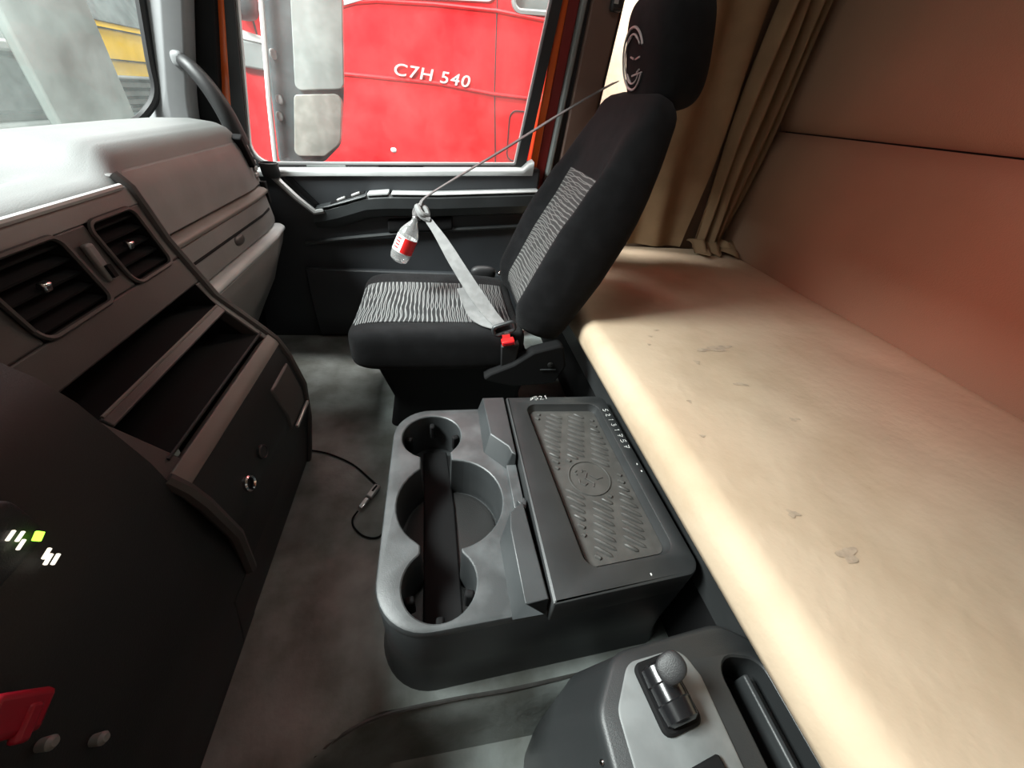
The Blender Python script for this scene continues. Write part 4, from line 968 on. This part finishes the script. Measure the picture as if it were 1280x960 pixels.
b = MB(); b.box((-4.7, 3.8, -.6), (1.6, 2.4, 1.0)); b.build('chassis', M['deep'], wt)
for yv_ in (2.5, 5.0):
    b = MB(); b.lathe([(.2, -.15), (.5, -.15), (.52, 0), (.5, .15), (.2, .15)], (-4.8, yv_, -.88), (0, 1, 0), 28); b.build('wheel', M['deep'], wt)

# ================================================================== LIGHT, WORLD, CAMERA
W = bpy.data.worlds.new('workshop_air'); SC.world = W; W.use_nodes = True
bg = W.node_tree.nodes['Background']; bg.inputs[0].default_value = (.86, .93, .90, 1); bg.inputs[1].default_value = .38
def area(name, loc, target, size, power, col=(1, 1, 1), sy=None):
    l = bpy.data.lights.new(name, 'AREA'); l.energy = power; l.color = col; l.shape = 'RECTANGLE'; l.size = size; l.size_y = sy or size
    o = bpy.data.objects.new(name, l); COL.objects.link(o); o.location = loc
    o.rotation_euler = (V(target) - V(loc)).to_track_quat('-Z', 'Y').to_euler(); return o
area('workshop_lamp_front', (-2.3, .7, 3.0), (-.6, .7, .8), 1.2, 330, (.93, 1., .97))
area('red_truck_fill', (.2, 2.45, 3.4), (.3, 3.3, .6), 1.6, 145, (1., .97, .93), .4)  # added lamp, brightens the red truck and its bounce into the cab
area('workshop_lamp_yard', (-3.4, 6.0, 4.5), (-4.2, 6.3, .8), 2.0, 250, (1, 1, 1))
area('backdrop_fill', (2.6, 4.6, 4.0), (2.4, 5.5, 1.2), 1.0, 200, (1, .95, .8))  # added lamp, lights the backdrop outside the sleeper window
area('rear_wall_red_fill', (-.75, -1.5, 1.5), (1.5, .6, .95), .4, 32, (1., .12, .08))  # made-up red source, supplies the red tint on the rear wall
area('cab_fill', (.15, .9, 1.88), (.15, .9, 0), .25, 1.5, (1., .97, .94))  # weak invented fill for the cab interior

cam = bpy.data.cameras.new('camera'); co_ = bpy.data.objects.new('camera', cam); COL.objects.link(co_)
Rm = Matrix(((.9827422829478478, .021758772370785922, -.1836958386337821), (-.15866976136764904, .6096259252546516, -.7766467266942823), (.09508686625389173, .7923905521157646, .602557632748676)))
co_.matrix_world = Matrix.Translation((0, 0, 1.05)) @ Rm.to_4x4()
cam.sensor_width = 36; cam.lens = 465 / 1280 * 36; cam.clip_start = .02; cam.clip_end = 60
SC.camera = co_
SC.view_settings.view_transform = 'Standard'; SC.view_settings.look = 'None'; SC.view_settings.gamma = 1; SC.view_settings.use_curve_mapping = False
SC.view_settings.exposure = .6
SC.cycles.use_denoising = True
SC.cycles.max_bounces = 8; SC.cycles.diffuse_bounces = 5; SC.cycles.transparent_max_bounces = 12
SC.cycles.caustics_reflective = False; SC.cycles.caustics_refractive = False
SC.cycles.sample_clamp_indirect = 8
